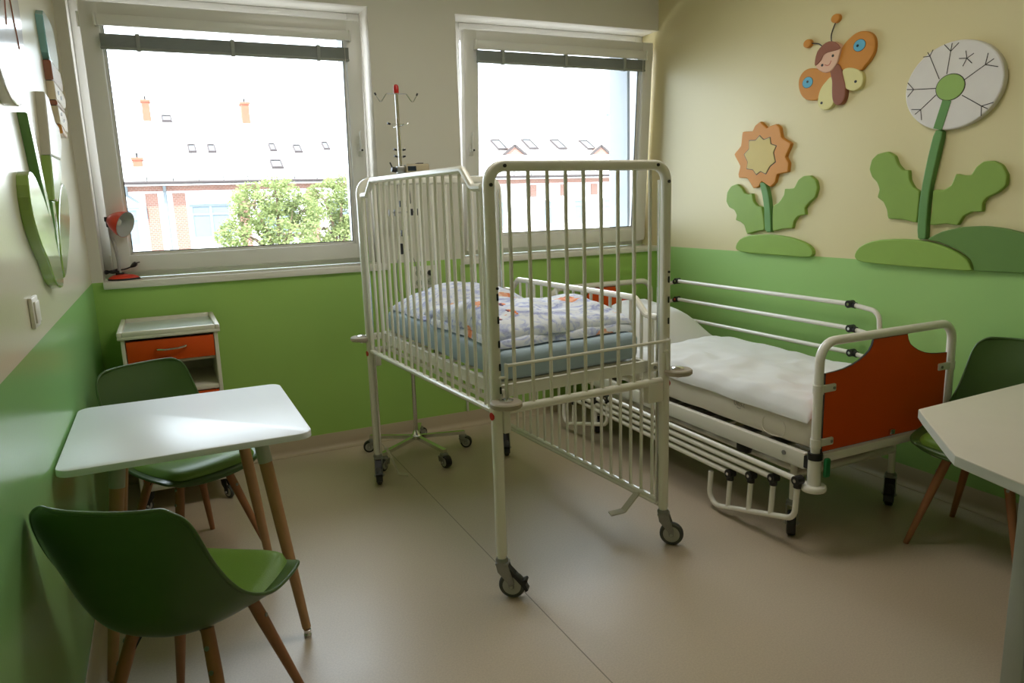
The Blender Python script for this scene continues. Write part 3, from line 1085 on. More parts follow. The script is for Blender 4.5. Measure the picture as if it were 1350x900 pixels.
    T([(2.42, 2.60, 0.385), (2.47, 2.72, 0.300), (2.52, 2.95, 0.290)], 0.012, 0.03).build('linkage', B, b)
    MB().rbox(2.29 - OX, 2.33 - OX, 2.40 - OY, 2.47 - OY, 0.285, 0.345, 0.008).build('actuator_knob', M['black'], b)
    MB().cyl(L((2.335, 2.10, 0.335)), L((2.335, 2.10, 0.370)), 0.020, seg=14).build('brake_knob', M['black'], b)

    # folding side guards: four rails pivoting on comb-shaped ends
    def guard(x, jf, jh, arm_f, arm_h, nm):
        """jf/jh: rail joints (y, z) at foot and head; arm: unit vector (dy, dz) of the comb arms"""
        g = None
        for k in range(4):
            (ya, za), (yb, zb) = jf[k], jh[k]
            r = T([(x, ya, za), (x, yb, zb)], 0.0125).build('guard_rail', B, b)
        for js, (ay, az), ln in ((jf, arm_f, 0.168), (jh, arm_h, 0.16)):
            pts = [Vector((x, y + ay * ln, z + az * ln)) for y, z in js]
            c = MB()
            e0 = Vector((x, js[3][0] + (js[3][0] - js[2][0]), js[3][1] + (js[3][1] - js[2][1])))
            e1 = e0 + Vector((0, ay * ln, az * ln))
            P = [Vector((x, js[0][0], js[0][1])), pts[0], e1, e0]
            c.tube([L(p) for p in fillet(P, 0.055, 6)], 0.0125, 12)
            for k in (1, 2, 3):
                c.tube([L((x, js[k][0], js[k][1])), L(pts[k])], 0.0115, 10)
            c.build('guard_comb', B, b)
            for k in range(4):
                y, z = js[k]
                jn = MB().cyl(L((x - 0.0175, y, z)), L((x + 0.0175, y, z)), 0.0195, seg=16)
                jn.tube([L((x, y, z)), L((x, y + ay * 0.032, z + az * 0.032))], 0.0165, 12)
                j = jn.build('pivot_joint', M['black'], b)
                MB().cyl(L((x - 0.0205, y, z)), L((x - 0.0172, y, z)), 0.0075, seg=10).build('pivot_screw', M['chrome'], j)
    # near guard hangs folded down beside the frame
    sl = 0.265
    jf = [(2.012 + 0.128 * k, 0.315 - 0.033 * k) for k in range(4)]
    jh = [(3.40 + 0.128 * k, 0.331 - 0.033 * k) for k in range(4)]
    guard(2.195, jf, jh, (0.06, -1.0), (0.06, -1.0), 'near')
    # far guard stands raised
    jf = [(2.575 - 0.012 * k, 0.881 - 0.124 * k) for k in range(4)]
    jh = [(3.962, 0.881 - 0.124 * k) for k in range(4)]
    guard(3.118, jf, jh, (-1.0, -0.12), (1.0, -0.30), 'far')
    for y in (2.45, 3.80):  # raised guard is carried by two posts
        T([(3.118, y, 0.50), (3.118, y, 0.33), (3.035, y, 0.33)], 0.011, 0.02).build('guard_post', B, b)
    return b


build_bed()


def abed_warp(p):
    e = 1.0
    k = 0.006 * nz(p, 6, 1.5) + 0.003 * nz((p.x, p.y * 0.6, p.z * 3), 14, 4)
    sag = 0.0
    if p.z < 0.50:
        sag = 0.012 * max(0, nz((p.x, p.y, 0), 3.0, 9))
    return Vector((p.x + (k if abs(p.x - 2.64) > 0.33 else 0), p.y, p.z + sag + 0.003 * nz(p, 5, 3)))


o = MB().roundgrid(2.268, 3.008, 2.015, 4.115, 0.418, 0.566, 0.040, 40, abed_warp).build('bed_mattress', M['sheet_white'], merge=1e-5, smooth=60)
o['label'] = 'white sheeted mattress on the tubular bed by the right wall'
o['category'] = 'mattress'
# sewn label patch and a faint laundry stamp on the near side of the sheet
pt = MB()
pt.sweep([(2.2625, y, z) for y, z in catmull([(2.165, 0.505), (2.270, 0.505), (2.272, 0.440), (2.168, 0.442)], 4, True)], [(-0.0012, -0.0015), (0.0012, -0.0015), (0.0012, 0.0015), (-0.0012, 0.0015)], closed=True, up=(1, 0, 0))
pt.build('sewn_patch', M['sheet_white'], o)
st = MB()
for i, pts in enumerate(([(0, .018), (0, .004), (.006, 0), (.010, .004), (.010, .016)], [(.016, 0), (.016, .012), (.022, .012), (.022, 0)], [(.034, .012), (.028, .010), (.034, .004), (.028, .001)], [(.046, .012), (.040, .008), (.040, .002), (.047, .001)], [(.012, -.006), (.022, -.010), (.030, -.006)])):
    st.tube([(2.2605, 2.455 - a * 1.4, 0.512 + c * 1.2) for a, c in catmull([Vector((q[0], q[1], 0)) for q in pts], 3) for a, c in [(a, c)]] if False else [(2.2605, 2.455 - q.x * 1.4, 0.512 + q.y * 1.2) for q in catmull([Vector((q[0], q[1], 0)) for q in pts], 3)], 0.0011, 5)
st.build('laundry_stamp', M['ink'], o)


def ab_base(x, y):
    return 0.5705


def ad_h(a, b):
    # thin cotton quilt spread over the mattress, thicker along the middle
    return 0.046 + 0.016 * math.sin(PI * min(1, max(0, a))) + 0.012 * (b - 0.3)


def ad_ext(p, a, b, top):
    # hangs slightly over the near long edge
    d = max(0.0, 2.300 - p.x)
    return Vector((p.x, p.y, p.z - d * 0.75))


o = puff(2.252, 3.000, 2.03, 3.33, ab_base, ad_h, p=14, q=0.36, lump=0.016, seed=12.3, nu=64, nv=90, outline=0.014, ext=ad_ext).build('bed_quilt', M['duvet_white'], merge=1e-6, smooth=70)
o['label'] = 'plain white quilt spread flat over the tubular bed'
o['category'] = 'quilt'


def ap_base(x, y):
    return 0.5705 + 0.035 * max(0.0, (y - 3.42)) / 0.5


o = puff(2.30, 2.985, 3.345, 4.02, ap_base, lambda a, b: 0.20 + 0.03 * b, p=2.4, q=0.72, lump=0.022, seed=21.0).build('bed_pillow', M['duvet_white'], merge=1e-6, smooth=70)
o['label'] = 'plump white pillow at the window end of the bed'
o['category'] = 'pillow'


# ------------------------------------------------------------------ infusion stand
def build_stand():
    hx, hy = 1.225, 3.955
    s = thing('infusion_stand', 'chrome infusion stand with red top cap between the two windows', 'stand', (hx, hy, 0), R(-6))
    C = M['chrome']
    MB().tube([(0, 0, 0.10), (0, 0, 1.20)], 0.0125, 12).build('outer_pole', C, s)
    MB().tube([(0, 0, 1.19), (0, 0, 2.035)], 0.0095, 12).build('inner_pole', C, s)
    MB().lathe([(0.013, 2.033), (0.0145, 2.038), (0.0145, 2.066), (0.010, 2.076), (0.003, 2.079)], 16).build('red_cap', M['red'], s)
    # upper hooks
    for sg in (-1, 1):
        h = MB().tube(fillet([(0, 0, 2.030), (sg * 0.055, 0, 2.030), (sg * 0.082, 0, 1.990), (sg * 0.090, 0, 1.990), (sg * 0.112, 0, 2.026)], 0.008, 4), 0.0028, 8).build('bag_hook', C, s)
        MB().cyl((sg * 0.110, 0, 2.022), (sg * 0.116, 0, 2.034), 0.0048, seg=10).build('hook_tip', M['black'], h)
    # cross hooks lower down
    for z, l in ((1.872, 0.055), (1.862, 0.05), (1.738, 0.026), (1.702, 0.024)):
        for a in ((20, 200) if z != 1.862 else (110, 290)):
            dx, dy = math.cos(R(a)), math.sin(R(a))
            h = MB().tube([(0, 0, z), (dx * l, dy * l, z), (dx * (l + 0.008), dy * (l + 0.008), z + 0.010)], 0.0024, 8).build('bottle_hook', C, s)
            if z in (1.738, 1.702) or a == 200:
                MB().cyl((dx * (l - 0.006), dy * (l - 0.006), z), (dx * (l + 0.010), dy * (l + 0.010), z + 0.004), 0.0055, seg=10).build('hook_tip', M['black'], h)
    for z in (1.45, 1.29):
        MB().lathe([(0.012, z - 0.018), (0.020, z - 0.016), (0.020, z + 0.016), (0.012, z + 0.018)], 14).build('clamp_collar', M['black'], s)
    kn = MB().cyl((0, -0.012, 1.205), (0, -0.034, 1.205), 0.009, seg=10)
    kn.rbox(-0.038, -0.016, -0.030, -0.016, 1.175, 1.235, 0.005)
    kn.build('clamp_handle', M['black'], s)
    # a second rail of hooks with black tips
    MB().tube([(-0.075, -0.01, 1.405), (0.075, -0.01, 1.405)], 0.005, 8).build('accessory_rail', M['hub'], s)
    for x in (-0.075, -0.045, 0.045, 0.078):
        MB().rbox(x - 0.007, x + 0.007, -0.022, 0.002, 1.385, 1.422, 0.004).build('rail_clip', M['black'], s)
    for x, z0 in ((-0.035, 1.43), (0.0, 1.43), (0.035, 1.45)):
        MB().tube(catmull([(x * 0.9, -0.018, 1.56), (x, -0.022, 1.50), (x * 1.05, -0.02, z0)], 5), 0.0060, 8).build('sensor_lead', M['black'], s)
    MB().tube(catmull([(0.02, -0.015, 1.20), (0.052, -0.02, 1.10), (0.058, -0.02, 0.98), (0.05, 0.02, 0.90)], 6), 0.0028, 8).build('cable', M['steel'], s)
    MB().tube(catmull([(-0.02, -0.015, 1.20), (-0.055, -0.02, 1.12), (-0.058, -0.01, 1.0), (-0.03, 0.0, 0.93)], 6), 0.0024, 8).build('cable', M['steel'], s)
    MB().tube(fillet([(-0.028, -0.02, 0.930), (-0.020, -0.02, 0.915), (0.020, -0.02, 0.915), (0.028, -0.02, 0.930)], 0.006, 3), 0.0026, 8).build('cable_hook', M['plastic_white'], s)
    # base
    MB().lathe([(0.030, 0.095), (0.034, 0.100), (0.034, 0.118), (0.022, 0.128), (0.014, 0.150)], 18).build('base_hub', C, s)
    for k in range(5):
        a = R(-70 + 72 * k)
        dx, dy = math.cos(a), math.sin(a)
        MB().sweep([(dx * 0.02, dy * 0.02, 0.108), (dx * 0.295, dy * 0.295, 0.092)], [(-0.010, -0.013), (0.010, -0.013), (0.010, 0.013), (-0.010, 0.013)]).build('base_leg', C, s)
        MB().cyl((dx * 0.283, dy * 0.283, 0.070), (dx * 0.283, dy * 0.283, 0.098), 0.009, seg=10).build('leg_end', M['steel'], s)
        caster(s, dx * 0.283, dy * 0.283, 0.080, R((-70, -20, 40, 170, 230)[k]), r=0.035, w=0.036, trail=0.020, tyre='black', hubm='hub', lever=False)
    p = thing('infusion_pump', 'small beige infusion pump with grey clamp high on the stand', 'pump', (hx, hy, 1.60), R(-6))
    MB().rbox(0.020, 0.150, -0.050, 0.030, 0.010, 0.062, 0.008).build('pump_body', M['pump_beige'], p)
    MB().rbox(0.030, 0.076, -0.054, -0.0495, 0.024, 0.050, 0.003).build('display', M['screen'], p)
    MB().rbox(0.085, 0.120, -0.040, 0.020, 0.0615, 0.067, 0.002).build('top_keys', M['black'], p)
    cl = MB().rbox(-0.024, 0.020, -0.026, 0.026, 0.012, 0.052, 0.006)
    cl.build('clamp_block', M['steel'], p)
    kb = MB().cyl((-0.022, -0.006, 0.032), (-0.052, -0.010, 0.036), 0.014, seg=12)
    kb.tube([(-0.045, -0.010, 0.040), (-0.060, -0.016, 0.072)], 0.004, 8)
    kb.build('clamp_knob', M['black'], p)


build_stand()


# ------------------------------------------------------------------ bedside cabinet
def build_cabinet():
    x0, x1, y0, y1 = -0.222, 0.200, 3.79, 4.26
    ox, oy = (x0 + x1) / 2, (y0 + y1) / 2
    c = thing('bedside_cabinet', 'white bedside cabinet with orange drawer and door under the left window', 'cabinet', (ox, oy, 0))
    W = M['cab_white']
    hw, hd = (x1 - x0) / 2, (y1 - y0) / 2
    t = 0.018
    b = MB()
    b.rbox(-hw, -hw + t, -hd, hd, 0.115, 0.868, 0.003)
    b.rbox(hw - t, hw, -hd, hd, 0.115, 0.868, 0.003)
    b.rbox(-hw + t, hw - t, hd - 0.012, hd, 0.115, 0.868, 0.003)
    b.rbox(-hw + t, hw - t, -hd, hd - 0.012, 0.115, 0.150, 0.003)
    b.rbox(-hw + t, hw - t, -hd + 0.02, hd - 0.012, 0.735, 0.750, 0.003)
    b.build('carcass', W, c)
    MB().rbox(-hw + t, hw - t, -hd + 0.004, hd - 0.012, 0.586, 0.608, 0.003).build('open_shelf', W, c)
    tp = MB()
    tp.rbox(-hw - 0.012, hw + 0.012, -hd - 0.014, hd + 0.010, 0.868, 0.884, 0.004)
    for a in ((-hw - 0.012, -hw + 0.010, -hd - 0.014, hd + 0.010), (hw - 0.010, hw + 0.012, -hd - 0.014, hd + 0.010), (-hw + 0.010, hw - 0.010, -hd - 0.014, -hd + 0.008), (-hw + 0.010, hw - 0.010, hd - 0.012, hd + 0.010)):
        tp.rbox(a[0], a[1], a[2], a[3], 0.880, 0.906, 0.006)
    tp.build('top_rim', W, c)
    MB().box(-hw + 0.010, hw - 0.010, -hd + 0.008, hd - 0.012, 0.8838, 0.8862).build('tray_surface', M['tray'], c, smooth=0)
    d = MB().rbox(-hw + t + 0.003, hw - t - 0.003, -hd - 0.004, -hd + 0.016, 0.752, 0.856, 0.003).build('drawer', M['orange'], c)
    hpts = [(-0.062, -hd - 0.004, 0.812), (-0.062, -hd - 0.018, 0.811), (-0.03, -hd - 0.026, 0.808), (0.03, -hd - 0.026, 0.810), (0.066, -hd - 0.018, 0.817), (0.066, -hd - 0.004, 0.817)]
    MB().tube(fillet(hpts, 0.01, 4), 0.0046, 8).build('drawer_handle', M['chrome'], d)
    dr = MB().rbox(-hw + t + 0.003, hw - t - 0.003, -hd - 0.004, -hd + 0.016, 0.154, 0.580, 0.003).build('door', M['orange'], c)
    hpts = [(hw - 0.075, -hd - 0.004, 0.555), (hw - 0.075, -hd - 0.022, 0.552), (hw - 0.075, -hd - 0.026, 0.50), (hw - 0.075, -hd - 0.022, 0.448), (hw - 0.075, -hd - 0.004, 0.445)]
    MB().tube(fillet(hpts, 0.01, 4), 0.0046, 8).build('door_handle', M['chrome'], dr)
    for sx in (-1, 1):
        for sy in (-1, 1):
            caster(c, sx * (hw - 0.035), sy * (hd - 0.05), 0.118, R(-60 if sx > 0 else 200), r=0.034, w=0.018, trail=0.020, tyre='tyre', lever=False, body='black')


build_cabinet()


# ------------------------------------------------------------------ left table
def build_table():
    cx, cy = 0.0145, 2.632
    t = thing('square_table', 'square white table on splayed beech legs against the left wall', 'table', (cx, cy, 0))
    hw, hd, r = 0.352, 0.368, 0.045
    o = []
    for sx, sy, st in ((1, 1, 0), (-1, 1, 90), (-1, -1, 180), (1, -1, 270)):
        for k in range(7):
            a = R(st + 15 * k)
            o.append((sx * (hw - r) + r * math.cos(a), sy * (hd - r) + r * math.sin(a)))
    MB().prism(o, lambda a, b, h: Vector((a, b, 0.735 + h)), 0.020, 0.003).build('tabletop', M['table_white'], t)
    MB().rbox(-0.22, 0.22, -0.19, 0.19, 0.718, 0.7345, 0.004).build('under_frame', M['socket_grey'], t)
    for sx in (-1, 1):
        for sy in (-1, 1):
            a, b = Vector((sx * 0.205, sy * 0.170, 0.733)), Vector((sx * 0.293, sy * 0.258, 0.022))
            if sx < 0:
                b.x = -0.300
            elif sy > 0:
                a.x, b.x = 0.165, 0.245
            k1, k2 = a.lerp(b, 0.150), a.lerp(b, 0.985)
            lg = MB().tube([k1, a.lerp(b, 0.5), k2], 1.0, 16, scale=[0.0215, 0.020, 0.0145]).build('leg', M['beech_light'], t)
            MB().tube([a, k1 + (k1 - a) * 0.05], 1.0, 16, scale=[0.0225, 0.0228]).build('leg_socket', M['socket_grey'], lg)
            MB().lathe([(0.008, 0.0), (0.0125, 0.001), (0.0135, 0.008), (0.010, 0.014), (0.0125, 0.019), (0.0125, 0.026), (0.006, 0.030)], 16, Matrix.Translation((b.x, b.y, 0.0005))).build('levelling_foot', M['chrome'], lg)


build_table()


# ------------------------------------------------------------------ shell chairs
def build_chair():
    c = thing('shell_chair', 'x', 'chair')
    # centre line (y, z), rim (y, z), half width: the rim runs slanting from the back corners down to the seat front
    prof = [
        (0.250, 0.414, 0.222, 0.422, 0.165), (0.243, 0.432, 0.216, 0.442, 0.202), (0.190, 0.446, 0.178, 0.456, 0.226), (0.09, 0.438, 0.095, 0.464, 0.238),
        (-0.02, 0.428, 0.004, 0.476, 0.241), (-0.11, 0.427, -0.064, 0.500, 0.234), (-0.175, 0.446, -0.114, 0.534, 0.222), (-0.212, 0.495, -0.150, 0.576, 0.212),
        (-0.232, 0.555, -0.180, 0.622, 0.206), (-0.248, 0.625, -0.206, 0.668, 0.203), (-0.264, 0.695, -0.226, 0.712, 0.200), (-0.280, 0.752, -0.243, 0.755, 0.194),
        (-0.291, 0.788, -0.256, 0.786, 0.182), (-0.296, 0.806, -0.266, 0.802, 0.163), (-0.2975, 0.814, -0.271, 0.810, 0.142)]
    rows = catmull([Vector((p[0], p[1], p[4])) for p in prof], 4)
    rows2 = catmull([Vector((p[2], p[3], 0)) for p in prof], 4)
    NS = 35

    def surf(i, s):
        y, z, w = rows[i]
        k = abs(s) ** 2.5
        return Vector((w * s, y + (rows2[i].x - y) * k, z + (rows2[i].y - z) * k))
    nr = len(rows)
    G = [[surf(i, -1 + 2 * j / (NS - 1)) for j in range(NS)] for i in range(nr)]
    N = []
    for i in range(nr):
        row = []
        for j in range(NS):
            du = G[i][min(j + 1, NS - 1)] - G[i][max(j - 1, 0)]
            dv = G[min(i + 1, nr - 1)][j] - G[max(i - 1, 0)][j]
            n = du.cross(dv)
            row.append(n.normalized() if n.length > 1e-9 else Vector((0, 0, 1)))
        N.append(row)
    # up / forward side is where the sitter is
    if N[16][15].z < 0:
        N = [[-n for n in r] for r in N]
    th = 0.0075
    mb = MB()
    top = [G[i][j] for i in range(nr) for j in range(NS)]
    bot = [G[i][j] - N[i][j] * th for i in range(nr) for j in range(NS)]
    n = nr * NS
    fs = []
    for i in range(nr - 1):
        for j in range(NS - 1):
            q = (i * NS + j, i * NS + j + 1, (i + 1) * NS + j + 1, (i + 1) * NS + j)
            fs.append(q)
            fs.append(tuple(k + n for k in q[::-1]))
    rim = [j for j in range(NS)] + [i * NS + NS - 1 for i in range(1, nr)] + [(nr - 1) * NS + j for j in range(NS - 2, -1, -1)] + [i * NS for i in range(nr - 2, 0, -1)]
    for k in range(len(rim)):
        a, b = rim[k], rim[(k + 1) % len(rim)]
        fs.append((a, b, b + n, a + n))
    mb.add(top + bot, fs)
    # rolled rim
    rp = [((top[k] + bot[k]) / 2) for k in rim]
    mb.tube(rp, 0.0056, 8, closed=True)
    mb.build('shell', M['chair_shell'], c, smooth=50)
    # seat pad
    i0, i1 = 5, 24
    pd = MB()

    def padp(a, b, hgt):
        i = i0 + (i1 - i0) * b
        k = int(i)
        f = i - k
        s = (2 * a - 1)
        # rounded corners
        lim = 0.86 - 0.10 * abs(2 * b - 1) ** 6
        s *= lim
        p0, p1 = surf(k, s), surf(min(k + 1, nr - 1), s)
        jx = int(round((s + 1) / 2 * (NS - 1)))
        nn = N[k][jx]
        e = max(0.0, (1 - abs(2 * a - 1) ** 7) * (1 - abs(2 * b - 1) ** 7)) ** 0.5
        return p0.lerp(p1, f) + nn * (0.0015 + hgt * e)
    nu, nv = 25, 31
    pd.grid(nu, nv, lambda a, b: padp(a, b * 0.9999, 0.030))
    pd.grid(nu, nv, lambda a, b: padp(a, b * 0.9999, 0.0))
    pd.build('seat_pad', M['chair_pad'], c, smooth=60, merge=1e-5)
    # legs and bracket
    for k, (sx, sy) in enumerate(((1, 1), (-1, 1), (-1, -1), (1, -1))):
        a, b = Vector((sx * 0.098, sy * 0.098 + 0.01, 0.412)), Vector((sx * 0.205, sy * 0.205, 0.0))
        lg = MB().tube([a, a.lerp(b, 0.25), b], 1.0, 14, scale=[0.0165, 0.0175, 0.0110]).build('leg', M['beech'], c)
        d = Vector((sx, sy, 0)).normalized()
        for t_ in (0.10, 0.235):
            p = a.lerp(b, t_)
            q = Vector((sx, 0, 0.15)).normalized() if k % 2 == 0 else Vector((0, sy, 0.15)).normalized()
            MB().cyl(p + q * 0.0155, p + q * 0.0195, 0.0062, seg=10).build('bolt', M['steel'], lg)
    br = MB()
    for sx, sy in ((1, 1), (-1, 1)):
        br.sweep([(-sx * 0.108, -sy * 0.108 + 0.01, 0.350), (-sx * 0.084, -sy * 0.084 + 0.01, 0.398), (sx * 0.084, sy * 0.084 + 0.01, 0.398), (sx * 0.108, sy * 0.108 + 0.01, 0.350)], [(-0.0022, -0.013), (0.0022, -0.013), (0.0022, 0.013), (-0.0022, 0.013)], up=(0, 0, 1))
    br.box(-0.06, 0.06, -0.05, 0.07, 0.398, 0.414)
    br.build('leg_bracket', M['black'], c)
    return c


ch = build_chair()


def place_chair(o, x, y, facing, label):
    o.location = (x, y, 0.0005)
    o.rotation_euler = (0, 0, R(facing - 90))
    o['label'] = label
    o['category'] = 'chair'
    o['group'] = 'green shell chairs'


place_chair(ch, -0.036, 1.985, 57, 'green shell chair in the left foreground seen from behind')
c2 = copy_tree(ch)
place_chair(c2, -0.005, 3.185, -60, 'green shell chair behind the square table in front of the bedside cabinet')
c3 = copy_tree(ch)
place_chair(c3, 2.894, 1.690, 190, 'green shell chair between the cream desk and the foot of the bed')


# ------------------------------------------------------------------ right desk
def build_desk():
    d = thing('cream_desk', 'cream desk with cut corners and grey panel leg in the right foreground', 'desk', (2.49, 0.80, 0))
    OX, OY = 2.49, 0.80
    o = [(2.125, 1.475), (3.195, 1.515), (3.195, 0.10), (2.10, 0.10), (1.80, 0.40), (1.772, 0.95), (1.825, 1.155), (1.865, 1.20), (2.075, 1.425)]
    top = [(x - OX, y - OY) for x, y in o]
    MB().prism(top, lambda a, b, h: Vector((a, b, 0.7255 + h)), 0.0295, 0.0015).build('desktop', M['desk'], d)
    eb = MB()
    n = len(top)
    cen = Vector((0, 0))
    vs = []
    for x, y in top:
        for k, z in ((1.0012, 0.727), (1.0012, 0.7525)):
            vs.append((x * k, y * k, z))
    eb.add(vs, [(2 * i, 2 * ((i + 1) % n), 2 * ((i + 1) % n) + 1, 2 * i + 1) for i in range(n)])
    eb.build('edge_band', M['desk_edge'], d, smooth=0)
    for x, y in ((2.052, 1.07), (2.08, 0.42), (3.12, 1.40), (3.12, 0.20)):
        lg = MB().rbox(x - 0.028 - OX, x + 0.028 - OX, y - 0.028 - OY, y + 0.028 - OY, 0.012, 0.725, 0.004).build('leg', M['desk_leg'], d)
        MB().cyl((x - OX, y - OY, 0.0005), (x - OX, y - OY, 0.013), 0.020, seg=14).build('leg_glide', M['black'], lg)
    MB().rbox(2.05 - OX, 3.10 - OX, 0.36 - OY, 0.378 - OY, 0.40, 0.7245, 0.002).build('modesty_panel', M['desk_leg'], d)


build_desk()


# ------------------------------------------------------------------ desk lamp on the sill
def build_lamp():
    z0 = 1.1005
    cx, cy = -0.205, 4.388
    l = thing('desk_lamp', 'small red desk lamp with grey gooseneck on the left window sill', 'lamp', (cx, cy, z0))
    o = []
    for k in range(28):
        a = 2 * PI * k / 28
        rx = 0.085 if math.cos(a) > 0 else 0.070
        o.append((rx * math.cos(a) * (1 if math.cos(a) < 0 else 1.0), 0.058 * math.sin(a) * (1 - 0.25 * max(0, math.cos(a)))))
    MB().prism(o, lambda a, b, h: Vector((a, b, h)), 0.009, 0.003).build('base_rim', M['black'], l)
    up = MB()
    up.add([], [])
    rings = []
    for s, z in ((0.96, 0.009), (0.88, 0.017), (0.62, 0.026), (0.30, 0.030)):
        rings.append([(a * s, b * s, z) for a, b in o])
    n = len(o)
    vs = [p for r_ in rings for p in r_]
    fs = [(i * n + k, i * n + (k + 1) % n, (i + 1) * n + (k + 1) % n, (i + 1) * n + k) for i in range(3) for k in range(n)]
    fs += [tuple(range(n - 1, -1, -1)), tuple(3 * n + k for k in range(n))]
    up.add(vs, fs)
    up.build('base', M['lamp_red'], l, smooth=60)
    MB().rbox(-0.030, 0.010, -0.016, 0.016, 0.026, 0.040, 0.005).build('switch_block', M['black'], l)
    neck = catmull([(-0.012, 0.0, 0.034), (-0.010, 0.002, 0.10), (-0.018, 0.004, 0.18), (-0.030, 0.004, 0.245), (-0.030, 0.0, 0.285)], 8)
    MB().tube(neck, 0.0085, 10).build('gooseneck', M['lamp_grey'], l)
    hd = MB()
    hd.cyl((-0.048, 0.0, 0.318), (-0.010, -0.004, 0.318), 0.013, seg=12)
    hd.rbox(-0.044, -0.018, -0.012, 0.012, 0.276, 0.322, 0.006)
    hd.build('hinge', M['black'], l)
    # shade: opens right, down and towards the room
    mx = frame((-0.026, -0.002, 0.318), (0.78, -0.54, -0.32))
    pr = [(0.020, 0.0), (0.028, 0.004), (0.040, 0.020), (0.054, 0.044), (0.065, 0.072), (0.069, 0.094)]
    sh = MB()
    seg = 28
    vs, fs = [], []
    for r_, z in pr:
        for k in range(seg):
            a = 2 * PI * k / seg
            vs.append(mx @ Vector((r_ * math.cos(a), r_ * math.sin(a), z)))
    for i in range(len(pr) - 1):
        for k in range(seg):
            j = (k + 1) % seg
            fs.append((i * seg + k, i * seg + j, (i + 1) * seg + j, (i + 1) * seg + k))
    fs.append(tuple(range(seg)))
    sh.add(vs, fs).build('shade', M['lamp_red'], l)
    inn = MB()
    vs, fs = [], []
    for r_, z in [(r_ - 0.0022, z + 0.0012) for r_, z in pr]:
        for k in range(seg):
            a = 2 * PI * k / seg
            vs.append(mx @ Vector((r_ * math.cos(a), r_ * math.sin(a), z)))
    for i in range(len(pr) - 1):
        for k in range(seg):
            j = (k + 1) % seg
            fs.append((i * seg + k, i * seg + j, (i + 1) * seg + j, (i + 1) * seg + k))
    fs.append(tuple(range(seg)))
    inn.add(vs, fs).build('shade_lining', M['lamp_inner'], l)
    MB().lathe([(0.010, 0.004), (0.012, 0.016), (0.020, 0.034), (0.022, 0.046), (0.016, 0.060), (0.004, 0.066)], 18, mx).build('bulb', M['plastic_white'], l)
    # coiled lead and plug lying behind the base
    pts = []
    for k in range(40):
        a = k / 40 * 2 * PI * 2.3
        pts.append((-0.045 + 0.034 * math.cos(a), 0.006 + 0.040 * math.sin(a), 0.037 + 0.004 * math.sin(a * 3) + 0.0004 * k))
    pts += [(0.010, 0.030, 0.052), (0.035, 0.026, 0.060), (0.052, 0.020, 0.066)]
    MB().tube(catmull(pts, 2), 0.0036, 6).build('lead', M['black'], l)
    pg = MB().tube([(0.045, 0.022, 0.064), (0.060, 0.016, 0.074), (0.072, 0.012, 0.082)], 1.0, 10, scale=[0.006, 0.013, 0.011])
    for sg in (-1, 1):
        pg.cyl((0.070, 0.012 + sg * 0.007, 0.082), (0.090, 0.006 + sg * 0.007, 0.088), 0.0022, seg=8)
    pg.build('plug', M['black'], l)


build_lamp()

cl = thing('added_fill_fixture', 'flat white housing of the added unseen fill light above the crib', 'added fill light', (1.45, 2.5, ZC))  # unseen housing, added to go with the fill light
hh = MB()
for a in ((-0.64, -0.61, -0.34, 0.34), (0.61, 0.64, -0.34, 0.34), (-0.61, 0.61, -0.34, -0.31), (-0.61, 0.61, 0.31, 0.34)):
    hh.box(a[0], a[1], a[2], a[3], -0.09, -0.001)
hh.box(-0.61, 0.61, -0.31, 0.31, -0.03, -0.001)
hh.build('housing', M['pvc'], cl, smooth=0)

# ------------------------------------------------------------------ switch, socket, conduit
s = thing('light_switch', 'white square light switch on the left wall below the leaf plaque', 'switch', (XL, 2.385, 1.188))
MB().rbox(0.0005, 0.011, -0.050, 0.050, -0.042, 0.042, 0.003).build('plate', M['plastic_white'], s)
MB().rbox(0.0105, 0.0155, -0.036, 0.036, -0.030, 0.030, 0.003).build('rocker', M['plastic_white'], s)
s = thing('wall_socket', 'cream double wall socket behind the crib between the windows', 'socket', (1.445, YB, 1.002))
MB().rbox(-0.076, 0.076, -0.012, -0.0005, -0.068, 0.068, 0.004).build('plate', M['plastic_white'], s)
for x, z in ((-0.036, 0.026), (-0.036, -0.034), (0.036, -0.030)):
    MB().lathe([(0.021, 0.0), (0.021, 0.003), (0.018, 0.003)], 18, frame((x, -0.012, z), (0, -1, 0))).build('outlet', M['socket_grey'], s)
    h = MB()
    for d in (-0.009, 0.009):
        h.cyl((x + d, -0.0148, z), (x + d, -0.0158, z), 0.0030, seg=8)
    h.build('pin_holes', M['black'], s)
p = thing('power_plug', 'black power plug pushed into the wall socket behind the crib', 'plug', (1.483, YB - 0.016, 1.026))
MB().tube([(0, 0, 0), (0, -0.022, 0), (0, -0.034, -0.004)], 1.0, 12, scale=[0.018, 0.017, 0.009]).build('plug_body', M['black'], p)
MB().tube(catmull([(0, -0.034, -0.004), (0.004, -0.046, -0.03), (0.002, -0.020, -0.12), (0.0, -0.004, -0.30), (0.0, 0.0, -0.60)], 6), 0.0034, 8).build('flex', M['black'], p)
tk = MB().rbox(1.690, 1.704, YB - 0.0125, YB - 0.0005, 0.10, 1.060, 0.002).build('cable_trunking', M['plastic_white'])
tk['label'] = 'narrow white cable trunking running down from the right window sill'
tk['category'] = 'trunking'


# ------------------------------------------------------------------ wall plaques
def rightwall(h0):
    return lambda a, b, h: Vector((-(h0 + h), a, b))


GL = {}
for k in ('p_leaf', 'p_stem', 'p_grey', 'p_white', 'p_teal', 'p_cream', 'p_brown', 'p_orange'):
    GL[k] = M[k].copy()
    GL[k].node_tree.nodes['Principled BSDF'].inputs['Roughness'].default_value = 0.22
    GL[k].node_tree.nodes['Principled BSDF'].inputs['Coat Weight'].default_value = 0.8


